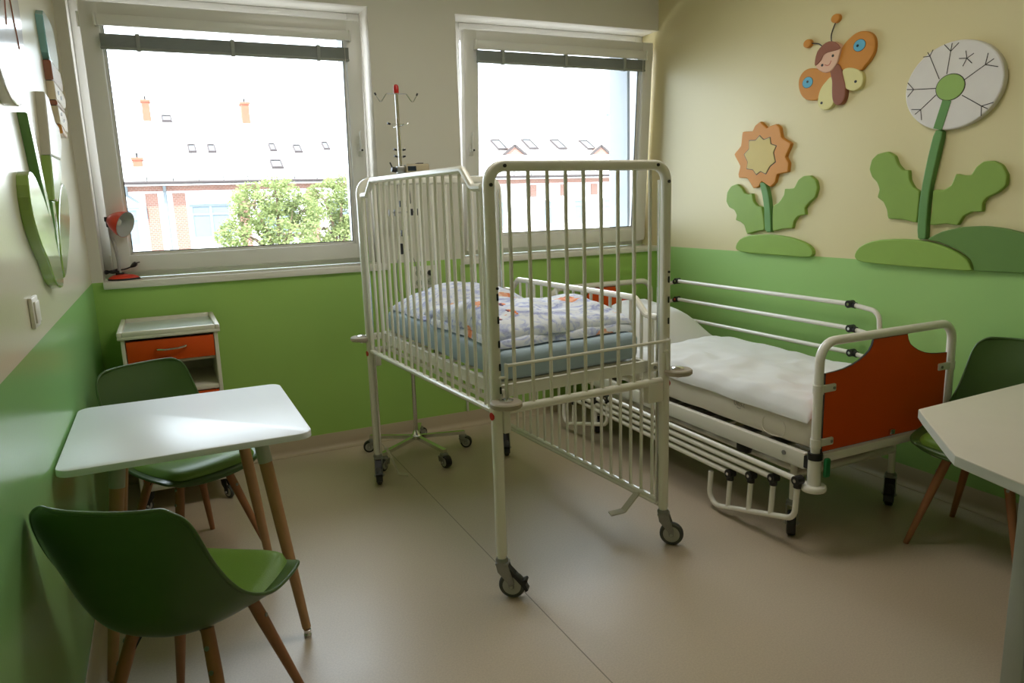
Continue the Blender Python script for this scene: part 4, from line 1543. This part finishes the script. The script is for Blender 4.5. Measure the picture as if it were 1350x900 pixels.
def leftwall(h0):
    return lambda a, b, h: Vector((h0 + h, a, b))


def plq(parent, name, pts, material, h0, d, fn=rightwall, smooth=0, bev=0.005, origin=None):
    oy, oz = origin
    P = [Vector((y - oy, z - oz, 0)) for y, z in pts]
    if smooth:
        P = catmull(P, smooth, True)
    return MB().prism([(p.x, p.y) for p in P], fn(h0), d, bev).build(name, material, parent, smooth=18)


def ell(cy, cz, ry, rz, n=24, rot=0):
    out = []
    for k in range(n):
        a = 2 * PI * k / n
        y, z = ry * math.cos(a), rz * math.sin(a)
        out.append((cy + y * math.cos(rot) - z * math.sin(rot), cz + y * math.sin(rot) + z * math.cos(rot)))
    return out


# butterfly on the right wall
O = (2.82, 2.05)
b = thing('butterfly_plaque', 'painted wooden orange butterfly with smiling face on the right wall', 'wall plaque', (XR - 0.0005, O[0], O[1]))
W1 = [(2.772, 2.158), (2.74, 2.185), (2.697, 2.206), (2.654, 2.206), (2.617, 2.192), (2.594, 2.168), (2.584, 2.137), (2.588, 2.097), (2.608, 2.066), (2.635, 2.042), (2.659, 2.025), (2.708, 2.035), (2.761, 2.040), (2.80, 2.074), (2.79, 2.115)]
W2 = [(2.921, 2.074), (2.972, 2.086), (3.014, 2.08), (3.043, 2.052), (3.049, 2.014), (3.033, 1.966), (2.997, 1.932), (2.945, 1.919), (2.905, 1.925), (2.870, 1.965), (2.826, 2.001), (2.83, 2.04), (2.87, 2.059)]
W3 = [(2.764, 2.039), (2.731, 2.049), (2.686, 2.038), (2.651, 2.015), (2.638, 1.983), (2.646, 1.949), (2.678, 1.933), (2.716, 1.938), (2.744, 1.957), (2.755, 1.988)]
W4 = [(2.828, 2.02), (2.868, 2.0), (2.895, 1.973), (2.909, 1.937), (2.909, 1.892), (2.884, 1.867), (2.843, 1.862), (2.810, 1.887), (2.812, 1.937)]
BD = [(2.839, 2.062), (2.824, 2.0), (2.821, 1.95), (2.814, 1.905), (2.793, 1.879), (2.761, 1.877), (2.74, 1.902), (2.736, 1.95), (2.75, 2.001), (2.773, 2.057), (2.798, 2.08)]
HD = [(2.926, 2.084), (2.93, 2.117), (2.918, 2.158), (2.887, 2.183), (2.848, 2.194), (2.808, 2.183), (2.776, 2.153), (2.781, 2.121), (2.794, 2.081), (2.827, 2.049), (2.871, 2.047), (2.908, 2.066)]
HR = [(2.928, 2.090), (2.931, 2.117), (2.919, 2.158), (2.887, 2.184), (2.848, 2.195), (2.808, 2.184), (2.774, 2.151), (2.802, 2.143), (2.853, 2.143), (2.88, 2.133), (2.894, 2.110)]
w1 = plq(b, 'upper_wing', W1, M['p_orange'], 0.0, 0.020, smooth=3, origin=O)
w2 = plq(b, 'upper_wing', W2, M['p_orange'], 0.0, 0.020, smooth=3, origin=O)
w3 = plq(b, 'lower_wing', W3, M['p_pale'], 0.0, 0.023, smooth=3, origin=O)
w4 = plq(b, 'lower_wing', W4, M['p_pale'], 0.0, 0.023, smooth=3, origin=O)
plq(b, 'body', BD, M['p_brown'], 0.0, 0.026, smooth=3, origin=O)
hdp = plq(b, 'head', HD, M['p_skin'], 0.0, 0.030, smooth=3, origin=O)
plq(hdp, 'hair', HR, M['p_brown'], 0.0295, 0.004, smooth=2, bev=0.0015, origin=O)
for pr, cy, cz in ((w1, 2.671, 2.143), (w2, 2.985, 2.016)):
    plq(pr, 'wing_spot_border', ell(cy, cz, 0.036, 0.029), M['dark_edge'], 0.0198, 0.0012, bev=0.0004, origin=O)
    plq(pr, 'wing_spot', ell(cy, cz, 0.034, 0.027), M['p_blue'], 0.0198, 0.0020, bev=0.0006, origin=O)
    plq(pr, 'spot_pupil', ell(cy + (0.010 if pr is w1 else 0.0), cz + (0 if pr is w1 else 0.004), 0.0075, 0.0065, 14), M['black'], 0.0216, 0.0010, bev=0.0003, origin=O)
for cy, cz in ((2.82, 2.121), (2.885, 2.086)):
    plq(hdp, 'eye', ell(cy, cz, 0.0075, 0.0068, 14), M['black'], 0.0298, 0.0014, bev=0.0004, origin=O)
MB().tube([(-0.0302, y - O[0], z - O[1]) for y, z in [(q.x, q.y) for q in catmull([Vector((2.868, 2.085, 0)), Vector((2.852, 2.079, 0)), Vector((2.838, 2.083, 0)), Vector((2.829, 2.099, 0))], 4)]], 0.0014, 6).build('smile', M['red'], hdp)
for pr, cy, cz in ((w3, 2.680, 1.975), (w4, 2.884, 1.899)):
    plq(pr, 'wing_dot', ell(cy, cz, 0.008, 0.0068, 14), M['black'], 0.0228, 0.0012, bev=0.0003, origin=O)
for pts, cy, cz, rr in (([(2.85, 2.190), (2.854, 2.226), (2.844, 2.257), (2.832, 2.280)], 2.828, 2.302, 0.024), ([(2.897, 2.172), (2.929, 2.199), (2.975, 2.212)], 3.002, 2.215, 0.024)):
    MB().tube([(-0.010, q.x - O[0], q.y - O[1]) for q in catmull([Vector((y, z, 0)) for y, z in pts], 5)], 0.0030, 8).build('antenna', M['dark_edge'], b)
    plq(b, 'antenna_ball', ell(cy, cz, 0.027, 0.0215, 20), M['p_orange'], 0.0, 0.020, origin=O)

# sunflower
O = (3.24, 1.42)
b = thing('sunflower_plaque', 'painted wooden flower with orange petals and yellow centre above the bed', 'wall plaque', (XR - 0.0005, O[0], O[1]))
SO = [(3.322, 1.853), (3.268, 1.81), (3.249, 1.817), (3.198, 1.826), (3.17, 1.805), (3.154, 1.748), (3.081, 1.711), (3.12, 1.641), (3.094, 1.607), (3.098, 1.557), (3.178, 1.549), (3.189, 1.505), (3.226, 1.478), (3.294, 1.514), (3.319, 1.481), (3.36, 1.475), (3.411, 1.536), (3.482, 1.54), (3.49, 1.561), (3.473, 1.609), (3.531, 1.682), (3.472, 1.727), (3.464, 1.809), (3.381, 1.802), (3.362, 1.833)]
SI = [(3.319, 1.772), (3.287, 1.746), (3.239, 1.756), (3.231, 1.718), (3.19, 1.705), (3.21, 1.67), (3.192, 1.618), (3.232, 1.596), (3.262, 1.555), (3.303, 1.572), (3.336, 1.554), (3.364, 1.584), (3.416, 1.592), (3.408, 1.63), (3.44, 1.676), (3.401, 1.703), (3.403, 1.751), (3.351, 1.748)]


def soft(pts, f=0.16):
    out = []
    n = len(pts)
    for i in range(n):
        a, p, c = Vector(pts[i - 1]), Vector(pts[i]), Vector(pts[(i + 1) % n])
        out += [tuple(p.lerp(a, f)), tuple(p * 0.72 + (p.lerp(a, f) + p.lerp(c, f)) * 0.14), tuple(p.lerp(c, f))]
    return out


pet = plq(b, 'petal_ring', soft(SO, 0.22), M['p_orange'], 0.0, 0.022, origin=O)
plq(pet, 'centre_groove', [((y - 3.315) * 1.045 + 3.315, (z - 1.66) * 1.045 + 1.66) for y, z in soft(SI)], M['dark_edge'], 0.0215, 0.0010, bev=0.0003, origin=O)
plq(pet, 'flower_centre', soft(SI), M['p_yellow'], 0.0215, 0.0035, bev=0.002, origin=O)
plq(b, 'stem', [(3.306, 1.5), (3.283, 1.436), (3.262, 1.339), (3.253, 1.233), (3.214, 1.224), (3.205, 1.234), (3.212, 1.32), (3.228, 1.416), (3.252, 1.484), (3.28, 1.506)], M['p_stem'], 0.0, 0.026, smooth=2, origin=O)
plq(b, 'leaf', soft([(3.553, 1.493), (3.502, 1.506), (3.458, 1.48), (3.435, 1.449), (3.393, 1.441), (3.372, 1.448), (3.356, 1.399), (3.328, 1.374), (3.288, 1.367), (3.270, 1.301), (3.26, 1.233), (3.321, 1.226), (3.404, 1.204), (3.428, 1.259), (3.464, 1.279), (3.504, 1.288), (3.495, 1.319), (3.518, 1.35), (3.563, 1.365), (3.592, 1.401), (3.585, 1.458)], 0.3), M['p_leaf'], 0.0, 0.020, origin=O)
plq(b, 'leaf', soft([(3.203, 1.373), (3.158, 1.391), (3.122, 1.433), (3.118, 1.467), (3.093, 1.465), (3.05, 1.468), (3.023, 1.513), (2.988, 1.531), (2.942, 1.532), (2.901, 1.504), (2.887, 1.464), (2.901, 1.415), (2.945, 1.385), (2.969, 1.358), (2.959, 1.323), (3.012, 1.317), (3.04, 1.289), (3.05, 1.246), (3.118, 1.245), (3.198, 1.226), (3.203, 1.301)], 0.3), M['p_leaf'], 0.0, 0.020, origin=O)
O = (3.2, 1.14)
mo = plq(None, 'grass_mound_plaque', [(3.492, 1.129), (3.46, 1.172), (3.382, 1.198), (3.26, 1.208), (3.129, 1.204), (3.017, 1.187), (2.932, 1.16), (2.898, 1.127), (2.908, 1.099), (2.97, 1.092), (3.2, 1.093), (3.40, 1.095), (3.479, 1.106)], M['p_mound'], 0.0, 0.024, smooth=2, origin=O)
mo.location = (XR - 0.0005, O[0], O[1])
mo['label'] = 'small light green wooden grass mound under the orange flower'
mo['category'] = 'wall plaque'

# dandelion
O = (2.2, 1.5)
b = thing('dandelion_plaque', 'painted wooden dandelion with white disc and tall stem on the right wall', 'wall plaque', (XR - 0.0005, O[0], O[1]))
disc = plq(b, 'seed_head', ell(2.177, 1.882, 0.223, 0.186, 56), M['p_white'], 0.0, 0.026, bev=0.007, origin=O)
plq(disc, 'centre_groove', ell(2.183, 1.876, 0.068, 0.057, 36), M['dark_edge'], 0.0258, 0.0010, bev=0.0003, origin=O)
plq(disc, 'flower_centre', ell(2.183, 1.876, 0.0645, 0.0540, 36), M['p_lime'], 0.0258, 0.0030, bev=0.0016, origin=O)
plq(disc, 'stem_inlay', [(2.214, 1.826), (2.247, 1.708), (2.206, 1.697), (2.173, 1.818)], M['p_stem'], 0.0258, 0.0030, bev=0.0012, origin=O)
DL = [(2.204, 1.934), (2.194, 2.027), (2.225, 2.060), (2.19, 2.060), (2.16, 2.056), (2.237, 1.918), (2.29, 2.024), (2.322, 2.026), (2.302, 2.042), (2.277, 2.049), (2.25, 1.881), (2.358, 1.891), (2.390, 1.925), (2.392, 1.896), (2.386, 1.863), (2.246, 1.853), (2.316, 1.798), (2.362, 1.804), (2.343, 1.780), (2.308, 1.751), (2.127, 1.835), (2.038, 1.779), (1.990, 1.788), (2.011, 1.765), (2.036, 1.739), (2.124, 1.897), (2.037, 1.945), (2.029, 1.990), (2.003, 1.963), (1.983, 1.928)]
for k in range(6):
    a, j, e1, e2, e3 = DL[5 * k:5 * k + 5]
    g = MB()
    for p, q in ((a, j), (j, e1), (j, e2), (j, e3)):
        g.tube([(-0.0262, p[0] - O[0], p[1] - O[1]), (-0.0262, q[0] - O[0], q[1] - O[1])], 0.0018, 6)
    g.build('seed_line', M['dark_edge'], disc)
g = MB()
for q in ((2.126, 2.017), (2.09, 2.0), (2.095, 1.961), (2.134, 1.955), (2.153, 1.99)):
    g.tube([(-0.0262, 2.119 - O[0], 1.985 - O[1]), (-0.0262, q[0] - O[0], q[1] - O[1])], 0.0018, 6)
g.build('seed_line', M['dark_edge'], disc)
plq(b, 'stem', [(2.236, 1.698), (2.203, 1.689), (2.212, 1.621), (2.229, 1.521), (2.243, 1.427), (2.246, 1.299), (2.244, 1.222), (2.260, 1.214), (2.284, 1.219), (2.291, 1.299), (2.287, 1.412), (2.274, 1.523), (2.254, 1.639)], M['p_stem'], 0.0, 0.028, smooth=2, origin=O)
plq(b, 'leaf', soft([(2.535, 1.616), (2.478, 1.624), (2.438, 1.601), (2.421, 1.563), (2.391, 1.533), (2.359, 1.531), (2.353, 1.486), (2.328, 1.449), (2.297, 1.432), (2.297, 1.363), (2.300, 1.286), (2.373, 1.303), (2.454, 1.305), (2.462, 1.348), (2.484, 1.386), (2.52, 1.408), (2.51, 1.446), (2.526, 1.48), (2.557, 1.507), (2.575, 1.546), (2.564, 1.592)], 0.3), M['p_leaf'], 0.0, 0.020, origin=O)
plq(b, 'leaf', soft([(2.234, 1.439), (2.182, 1.435), (2.147, 1.455), (2.131, 1.505), (2.098, 1.496), (2.063, 1.494), (2.043, 1.53), (2.014, 1.551), (1.974, 1.551), (1.936, 1.532), (1.91, 1.491), (1.91, 1.448), (1.94, 1.42), (1.985, 1.399), (2.001, 1.377), (1.999, 1.338), (2.045, 1.339), (2.082, 1.32), (2.103, 1.279), (2.161, 1.286), (2.237, 1.276), (2.229, 1.347)], 0.3), M['p_leaf'], 0.0, 0.020, origin=O)
O = (2.3, 1.14)
LM = [(2.624, 1.125), (2.6, 1.162), (2.53, 1.194), (2.423, 1.209), (2.293, 1.209), (2.187, 1.194), (2.101, 1.164), (2.046, 1.132), (2.025, 1.100), (2.03, 1.083), (2.177, 1.082), (2.404, 1.083), (2.574, 1.088), (2.617, 1.103)]
mo = plq(None, 'grass_mound_plaque', LM, M['p_mound'], 0.0, 0.028, smooth=2, origin=O)
mo.location = (XR - 0.0005, O[0], O[1])
mo['label'] = 'wide light green wooden grass mound under the dandelion'
mo['category'] = 'wall plaque'
O = (1.95, 1.16)
DM = [(2.248, 1.213), (2.175, 1.251), (2.078, 1.274), (1.986, 1.279), (1.897, 1.27), (1.821, 1.252), (1.768, 1.226), (1.737, 1.185), (1.729, 1.136), (1.745, 1.098), (1.785, 1.089), (1.901, 1.086), (2.015, 1.083), (2.015, 1.100), (2.034, 1.137), (2.091, 1.172), (2.179, 1.202)]
mo = plq(None, 'grass_mound_plaque', soft(DM, 0.3), M['p_dark'], 0.0, 0.022, origin=O)
mo.location = (XR - 0.0005, O[0], O[1])
mo['label'] = 'dark green wooden hill plaque tucked behind the light mound under the dandelion'
mo['category'] = 'wall plaque'

# left wall plaques
O = (2.85, 1.4)
b = thing('tulip_plaque', 'tall pale wooden tulip with two long leaves on the left wall', 'wall plaque', (XL + 0.0005, O[0], O[1]))
plq(b, 'leaf', [(2.895, 1.222), (2.82, 1.212), (2.70, 1.245), (2.62, 1.31), (2.53, 1.36), (2.455, 1.43), (2.435, 1.50), (2.47, 1.56), (2.55, 1.575), (2.64, 1.545), (2.72, 1.50), (2.80, 1.435), (2.87, 1.345), (2.90, 1.27)], GL['p_leaf'], 0.0, 0.030, leftwall, smooth=2, origin=O)
plq(b, 'leaf', [(2.955, 1.235), (2.95, 1.31), (3.00, 1.40), (3.11, 1.49), (3.25, 1.555), (3.36, 1.565), (3.42, 1.52), (3.37, 1.43), (3.22, 1.335), (3.05, 1.262)], GL['p_leaf'], 0.0, 0.030, leftwall, smooth=2, origin=O)
plq(b, 'stem', [(2.905, 1.235), (2.915, 1.36), (2.94, 1.497), (3.02, 1.497), (2.985, 1.37), (2.945, 1.235)], GL['p_stem'], 0.0, 0.026, leftwall, origin=O)
plq(b, 'flower_cup', [(2.985, 1.500), (3.03, 1.58), (3.062, 1.655), (3.36, 1.655), (3.31, 1.60), (3.19, 1.53), (3.08, 1.495)], GL['p_leaf'], 0.0, 0.030, leftwall, origin=O)
plq(b, 'bloom', [(3.064, 1.657), (3.11, 1.74), (3.15, 1.88), (3.25, 1.875), (3.35, 1.80), (3.46, 1.79), (3.48, 1.73), (3.43, 1.69), (3.362, 1.657)], GL['p_grey'], 0.0, 0.030, leftwall, origin=O)
O = (2.45, 1.9)
b = thing('white_flower_plaque', 'big white wooden flower disc cut off by the left picture edge', 'wall plaque', (XL + 0.0005, O[0], O[1]))
disc = plq(b, 'seed_head', ell(2.465, 2.085, 0.335, 0.338, 48), GL['p_white'], 0.0, 0.030, leftwall, bev=0.006, origin=O)
for pts in ([(2.62, 2.24), (2.60, 2.10), (2.66, 1.93)], [(2.60, 2.10), (2.53, 2.06), (2.48, 1.96)], [(2.50, 2.20), (2.46, 2.08)], [(2.36, 2.12), (2.32, 1.98)]):
    MB().tube([(0.0302, q.x - O[0], q.y - O[1]) for q in catmull([Vector((y, z, 0)) for y, z in pts], 4)], 0.0030, 6).build('seed_line', GL['p_brown'], disc)
plq(b, 'stem', [(2.655, 1.752), (2.735, 1.752), (2.80, 1.60), (2.90, 1.40), (2.885, 1.37), (2.84, 1.40), (2.75, 1.56)], GL['p_stem'], 0.0, 0.026, leftwall, origin=O)
O = (3.7, 2.0)
b = thing('winged_figure_plaque', 'narrow wooden winged figure with teal top on the left wall by the window', 'wall plaque', (XL + 0.0005, O[0], O[1]))
plq(b, 'teal_wing', [(3.50, 2.215), (3.62, 2.245), (3.80, 2.235), (3.86, 2.17), (3.84, 2.065), (3.60, 2.055), (3.525, 2.08)], GL['p_teal'], 0.0, 0.026, leftwall, smooth=2, origin=O)
plq(b, 'hair', [(3.530, 2.052), (3.85, 2.058), (3.90, 2.01), (3.86, 1.975), (3.535, 1.978)], GL['p_brown'], 0.0, 0.028, leftwall, origin=O)
hd_ = plq(b, 'face', [(3.540, 1.975), (3.86, 1.973), (3.93, 1.95), (3.89, 1.91), (3.80, 1.900), (3.548, 1.905)], GL['p_cream'], 0.0, 0.028, leftwall, origin=O)
plq(b, 'collar', [(3.548, 1.902), (3.80, 1.898), (3.82, 1.885), (3.550, 1.884)], GL['p_brown'], 0.0, 0.029, leftwall, origin=O)
plq(b, 'lower_body', [(3.552, 1.881), (3.82, 1.882), (3.88, 1.85), (3.83, 1.80), (3.70, 1.797), (3.575, 1.815)], GL['p_cream'], 0.0, 0.028, leftwall, origin=O)
plq(b, 'red_foot', [(3.580, 1.812), (3.70, 1.795), (3.78, 1.792), (3.76, 1.772), (3.60, 1.778)], GL['p_orange'], 0.0, 0.029, leftwall, origin=O)
for y, z in ((3.66, 1.945), (3.74, 1.935)):
    plq(hd_, 'eye', ell(y, z, 0.014, 0.009, 12), M['black'], 0.0278, 0.0014, leftwall, bev=0.0004, origin=O)
for y, z in ((3.66, 1.86), (3.73, 1.84)):
    plq(b, 'button', ell(y, z, 0.014, 0.008, 12), M['black'], 0.0278, 0.0014, leftwall, bev=0.0004, origin=O)


# ------------------------------------------------------------------ outside
YFA = 28.0
MB().box(-60, 90, 5.2, 200, -9.2, -9.0).build('street_ground', M['street'], smooth=0, kind='structure')


def build_house():
    h = thing('apartment_building', 'white rendered building with brick piers and long pale roof across the street', 'building', (8, YFA, -9))
    OX, OZ = 8, -9

    def bx(x0, x1, y0, y1, z0, z1):
        return MB().box(x0 - OX, x1 - OX, y0, y1, z0 - OZ, z1 - OZ)
    bx(-9, 27, 0, 11, -9, 2.30).build('facade', M['facade'], h, smooth=0)
    bx(-9.2, 27.2, -0.10, -0.001, 2.13, 2.30).build('brick_cornice', M['brick'], h, smooth=0)
    # eaves, gutter, roof
    bx(-9.4, 27.4, -0.45, 0.5, 2.30, 2.36).build('eaves', M['facade'], h, smooth=0)
    g = MB().tube([(-9.5 - OX, -0.50, 2.40 - OZ), (27.5 - OX, -0.50, 2.40 - OZ)], 0.055, 10)
    g.build('gutter', M['gutter'], h)
    r = MB()
    y0, z0, y1, z1 = -0.47, 2.37, 5.6, 5.62
    r.add([(-9.5 - OX, y0, z0 - OZ), (27.5 - OX, y0, z0 - OZ), (27.5 - OX, y1, z1 - OZ), (-9.5 - OX, y1, z1 - OZ), (27.5 - OX, 11.6, z0 - OZ), (-9.5 - OX, 11.6, z0 - OZ),
           ], [(0, 1, 2, 3), (3, 2, 4, 5), (0, 3, 5), (1, 4, 2), (0, 5, 4, 1)])
    r.build('roof', M['roof'], h, smooth=0)
    sl = (z1 - z0) / (y1 - y0)

    def onroof(xf, zf):
        """point of the roof seen where a facade-plane point (xf, zf) would be, from the room's eye height"""
        # ray through (xf, 28, zf) from (0, 0, 1.45)
        kz = (zf - 1.45) / YFA
        y = (1.45 - z0 + sl * (YFA + y0)) / (sl - kz)
        return xf * y / YFA, y - YFA, 1.45 + kz * y
    # snow guards
    for k in range(46):
        x = -9 + 0.8 * k
        MB().cyl((x - OX, -0.30, 2.46 - OZ), (x - OX, -0.30, 2.60 - OZ), 0.022, seg=6).build('snow_hook', M['snow_dark'], h)
    MB().tube([(-9 - OX, -0.30, 2.575 - OZ), (27 - OX, -0.30, 2.575 - OZ)], 0.012, 6).build('snow_rail', M['roof'], h)
    # chimneys
    for xa, zt, zb, w in ((0.03, 5.10, 4.46, 0.28), (3.16, 5.10, 4.42, 0.30), (-0.42, 3.24, 2.98, 0.30)):
        x, y, z = onroof(xa, zb)
        kk = (y + YFA) / YFA
        top = 1.45 + (zt - 1.45) * kk
        c = MB().box(x - w / 2 - OX, x + w / 2 - OX, y - 0.1, y + 0.5, z - 0.3 - OZ, top - OZ).build('chimney', M['brick_red'], h, smooth=0)
        MB().box(x - w / 2 - 0.04 - OX, x + w / 2 + 0.04 - OX, y - 0.14, y + 0.54, top - 0.08 - OZ, top - OZ).build('chimney_cap', M['brick_red'], c, smooth=0)
        MB().cyl((x - OX, y + 0.1, top - OZ), (x - OX, y + 0.1, top + 0.16 - OZ), 0.035, seg=8).build('chimney_pot', M['snow_dark'], c)
    # roof lights
    for xf, zf, w, hh in ((0.62, 4.48, 0.36, 0.30), (1.30, 3.50, 0.28, 0.34), (1.93, 3.50, 0.28, 0.34), (3.96, 3.55, 0.25, 0.34), (4.83, 3.50, 0.30, 0.34), (5.85, 3.60, 0.25, 0.34), (4.05, 2.96, 0.42, 0.34),
                          (12.88, 3.66, 0.46, 0.52), (14.30, 3.69, 0.46, 0.52), (15.66, 3.69, 0.46, 0.52), (17.10, 3.67, 0.46, 0.52)):
        x, y, z = onroof(xf, zf)
        s = MB()
        L_ = hh * 1.9
        mt = Matrix.Translation((x - OX, y, z - OZ)) @ Matrix.Rotation(math.atan(sl), 4, 'X')
        f = MB()
        for a in ((-w / 2, -w / 2 + 0.05, -L_ / 2, L_ / 2), (w / 2 - 0.05, w / 2, -L_ / 2, L_ / 2), (-w / 2 + 0.05, w / 2 - 0.05, -L_ / 2, -L_ / 2 + 0.07), (-w / 2 + 0.05, w / 2 - 0.05, L_ / 2 - 0.07, L_ / 2)):
            f.box(a[0], a[1], a[2], a[3], -0.02, 0.09, mt)
        fr = f.build('roof_light', M['gutter'], h, smooth=0)
        MB().box(-w / 2 + 0.05, w / 2 - 0.05, -L_ / 2 + 0.07, L_ / 2 - 0.07, 0.0, 0.05, mt).build('pane', M['far_frame'], fr, smooth=0)
    # small gabled dormers
    for xf in (13.6, 17.8):
        x, y, z = onroof(xf, 3.30)
        w, hh = 0.52, 0.36
        d = MB().add([(x - w - OX, y, z - OZ), (x + w - OX, y, z - OZ), (x - OX, y, z + hh - OZ), (x - OX, y + hh / sl, z + hh - OZ)], [(0, 1, 2), (0, 2, 3), (1, 3, 2), (0, 3, 1)])
        dm = d.build('dormer', M['brick'], h, smooth=0)
        e = MB()
        for sg in (-1, 1):
            e.sweep([(x + sg * (w + 0.10) - OX, y - 0.03, z - 0.05 - OZ), (x - OX, y - 0.03, z + hh + 0.04 - OZ)], [(-0.035, -0.05), (0.035, -0.05), (0.035, 0.05), (-0.035, 0.05)], up=(0, 1, 0))
        e.build('dormer_barge', M['gutter'], dm, smooth=0)
    # brick piers
    for x0, x1 in ((-5.2, -4.7), (-3.6, -3.1), (-0.32, 0.06), (0.52, 0.92), (2.62, 2.98), (5.0, 5.4), (7.8, 8.2), (9.9, 10.3), (12.0, 12.3)):
        bx(x0, x1, -0.09, -0.001, -9, 2.05).build('brick_pier', M['brick'], h, smooth=0)
    for x0, x1 in ((14.28, 14.56), (15.72, 15.98), (17.26, 17.58), (18.9, 19.2)):
        bx(x0, x1, -0.06, -0.001, 1.58, 2.06).build('brick_panel', M['brick'], h, smooth=0)
    # rain pipe
    MB().tube([(0.30 - OX, -0.42, 2.34 - OZ), (0.30 - OX, -0.10, 2.08 - OZ), (0.30 - OX, -0.10, -9 - OZ)], 0.05, 8).build('rain_pipe', M['far_frame'], h)
    MB().tube([(-0.85 - OX, -0.42, 2.34 - OZ), (-0.85 - OX, -0.12, 2.00 - OZ), (-0.35 - OX, -0.14, 1.62 - OZ), (-0.35 - OX, -0.14, 1.2 - OZ)], 0.045, 8).build('rain_pipe', M['far_frame'], h)
    # windows
    rects = [(-1.75, -0.55, 0.30, 1.60), (1.02, 2.36, 0.45, 1.66), (3.35, 4.65, 0.45, 1.66), (5.8, 7.2, 0.45, 1.66), (8.6, 9.6, 0.45, 1.66),
             (12.55, 13.05, 0.35, 1.45), (14.80, 15.32, 0.35, 1.42), (16.34, 16.86, 0.50, 1.42), (17.86, 18.40, 0.35, 1.42), (10.6, 11.4, 0.4, 1.5)]
    for i, (x0, x1, za, zb) in enumerate(rects):
        f = MB()
        t = 0.09
        xm = (x0 + x1) / 2
        for a in ((x0, x0 + t, za, zb), (x1 - t, x1, za, zb), (x0 + t, x1 - t, za, za + t), (x0 + t, x1 - t, zb - t, zb), (x0 + t, x1 - t, za + (zb - za) * 0.68, za + (zb - za) * 0.68 + t * 0.8)):
            f.box(a[0] - OX, a[1] - OX, -0.05, -0.001, a[2] - OZ, a[3] - OZ)
        if x1 - x0 > 0.8:
            f.box(xm - t / 2 - OX, xm + t / 2 - OX, -0.052, -0.001, za + t - OZ, zb - t - OZ)
        w = f.build('facade_window', M['far_frame'], h, smooth=0)
        bx(x0 + t * 0.5, x1 - t * 0.5, -0.03, -0.002, za + t * 0.5, zb - t * 0.5).build('pane', M['far_glass'], w, smooth=0)
        bx(x0 - 0.08, x1 + 0.08, -0.14, -0.001, za - 0.07, za).build('window_ledge', M['far_frame'], w, smooth=0)


build_house()


def tree(x, y, zc, blobs, label, seed, n=7000):
    rng = random.Random(seed)
    t = thing('leafy_tree', label, 'tree', (x, y, -9.0), 0, 'trees outside the left window')
    tr = MB()
    tr.tube(catmull([(0, 0, 0), (0.1, 0.05, 4.0), (0.0, 0, 9 + zc - 1.2)], 5), 1.0, 10, scale=[0.24 - 0.012 * k for k in range(11)])
    tr.build('trunk', M['bark'], t)
    br = MB()
    for bx_, by_, bz_, r_ in blobs:
        p0 = Vector((0.03, 0, 9 + zc - 1.4))
        p1 = Vector((bx_, by_, 9 + bz_))
        mid = p0.lerp(p1, 0.5) + Vector((0, 0, 0.25))
        br.tube(catmull([p0, mid, p1], 4), 1.0, 6, scale=[0.075 - 0.0075 * k for k in range(9)])
        for q in range(7):
            d = Vector((rng.gauss(0, 1), rng.gauss(0, 1), rng.gauss(0.3, 0.8))).normalized() * r_ * 0.9
            br.tube([p1 - d * 0.25, p1 + d * 0.3, p1 + d * 0.9], 1.0, 4, scale=[0.018, 0.013, 0.005])
    br.build('branches', M['bark'], t)
    vs, fs = [], []
    tot = sum(b_[3] ** 2 for b_ in blobs)
    for bx_, by_, bz_, r_ in blobs:
        for k in range(int(n * r_ * r_ / tot)):
            d = Vector((rng.gauss(0, 1), rng.gauss(0, 1), rng.gauss(0, 1))).normalized()
            rr = r_ * (0.45 + 0.62 * rng.random() ** 0.6)
            c = Vector((bx_, by_, 9 + bz_)) + Vector((d.x * rr, d.y * rr, d.z * rr * 0.85))
            if noise.noise(c * 2.3) < -0.06:
                continue
            s = 0.032 + 0.034 * rng.random()
            a = Vector((rng.gauss(0, 1), rng.gauss(0, 1), rng.gauss(0, 0.6))).normalized()
            bq = a.cross(Vector((rng.gauss(0, 1), rng.gauss(0, 1), rng.gauss(0, 1)))).normalized()
            o_ = len(vs)
            vs += [c - a * s, c + bq * s * 0.5, c + a * s, c - bq * s * 0.5]
            fs.append((o_, o_ + 1, o_ + 2, o_ + 3))
    me = bpy.data.meshes.new('foliage')
    me.from_pydata([tuple(v) for v in vs], [], fs)
    me.materials.append(M['leaf'])
    put('foliage', me, t, 'stuff')


tree(2.75, 20.0, 1.2, [(-0.55, 0, 1.55, 0.62), (0.10, 0.2, 1.75, 0.60), (-0.85, 0.1, 0.80, 0.62), (0.25, -0.2, 0.75, 0.80), (-0.2, 0.1, -0.2, 0.9), (0.7, 0.1, 1.35, 0.5)],
     'light green leafy tree outside the left window, left crown of two', 5, 20000)
tree(5.15, 23.8, 1.3, [(-0.35, 0, 1.65, 0.62), (0.30, 0.1, 1.95, 0.66), (0.75, 0, 1.2, 0.8), (-0.35, 0.2, 0.75, 0.75), (0.3, 0, 0.1, 0.95), (1.2, 0.2, 1.9, 0.6), (1.3, 0, 0.6, 0.8)],
     'light green leafy tree beside the crib post outside the left window, right crown', 9, 24000)

# wooded ridge far behind the roofs
hm = MB()


def ridge(a, b):
    x = 78 + 90 * a
    y = 150 + 40 * b
    prof = max(0.0, 1 - ((a - 0.55) / 0.52) ** 4)
    env = math.sin(PI * min(1, 0.06 + 0.94 * b))
    z = -9 + (32 + 1.2 * noise.noise(Vector((x * 0.25, y * 0.2, 0)))) * (env ** 0.45) * prof + 0.8 * noise.noise(Vector((x * 1.4, y * 1.2, 3)))
    return Vector((x, y, z))


hm.grid(90, 24, ridge)
hm.build('wooded_hill', M['hillside'], smooth=60, kind='structure')
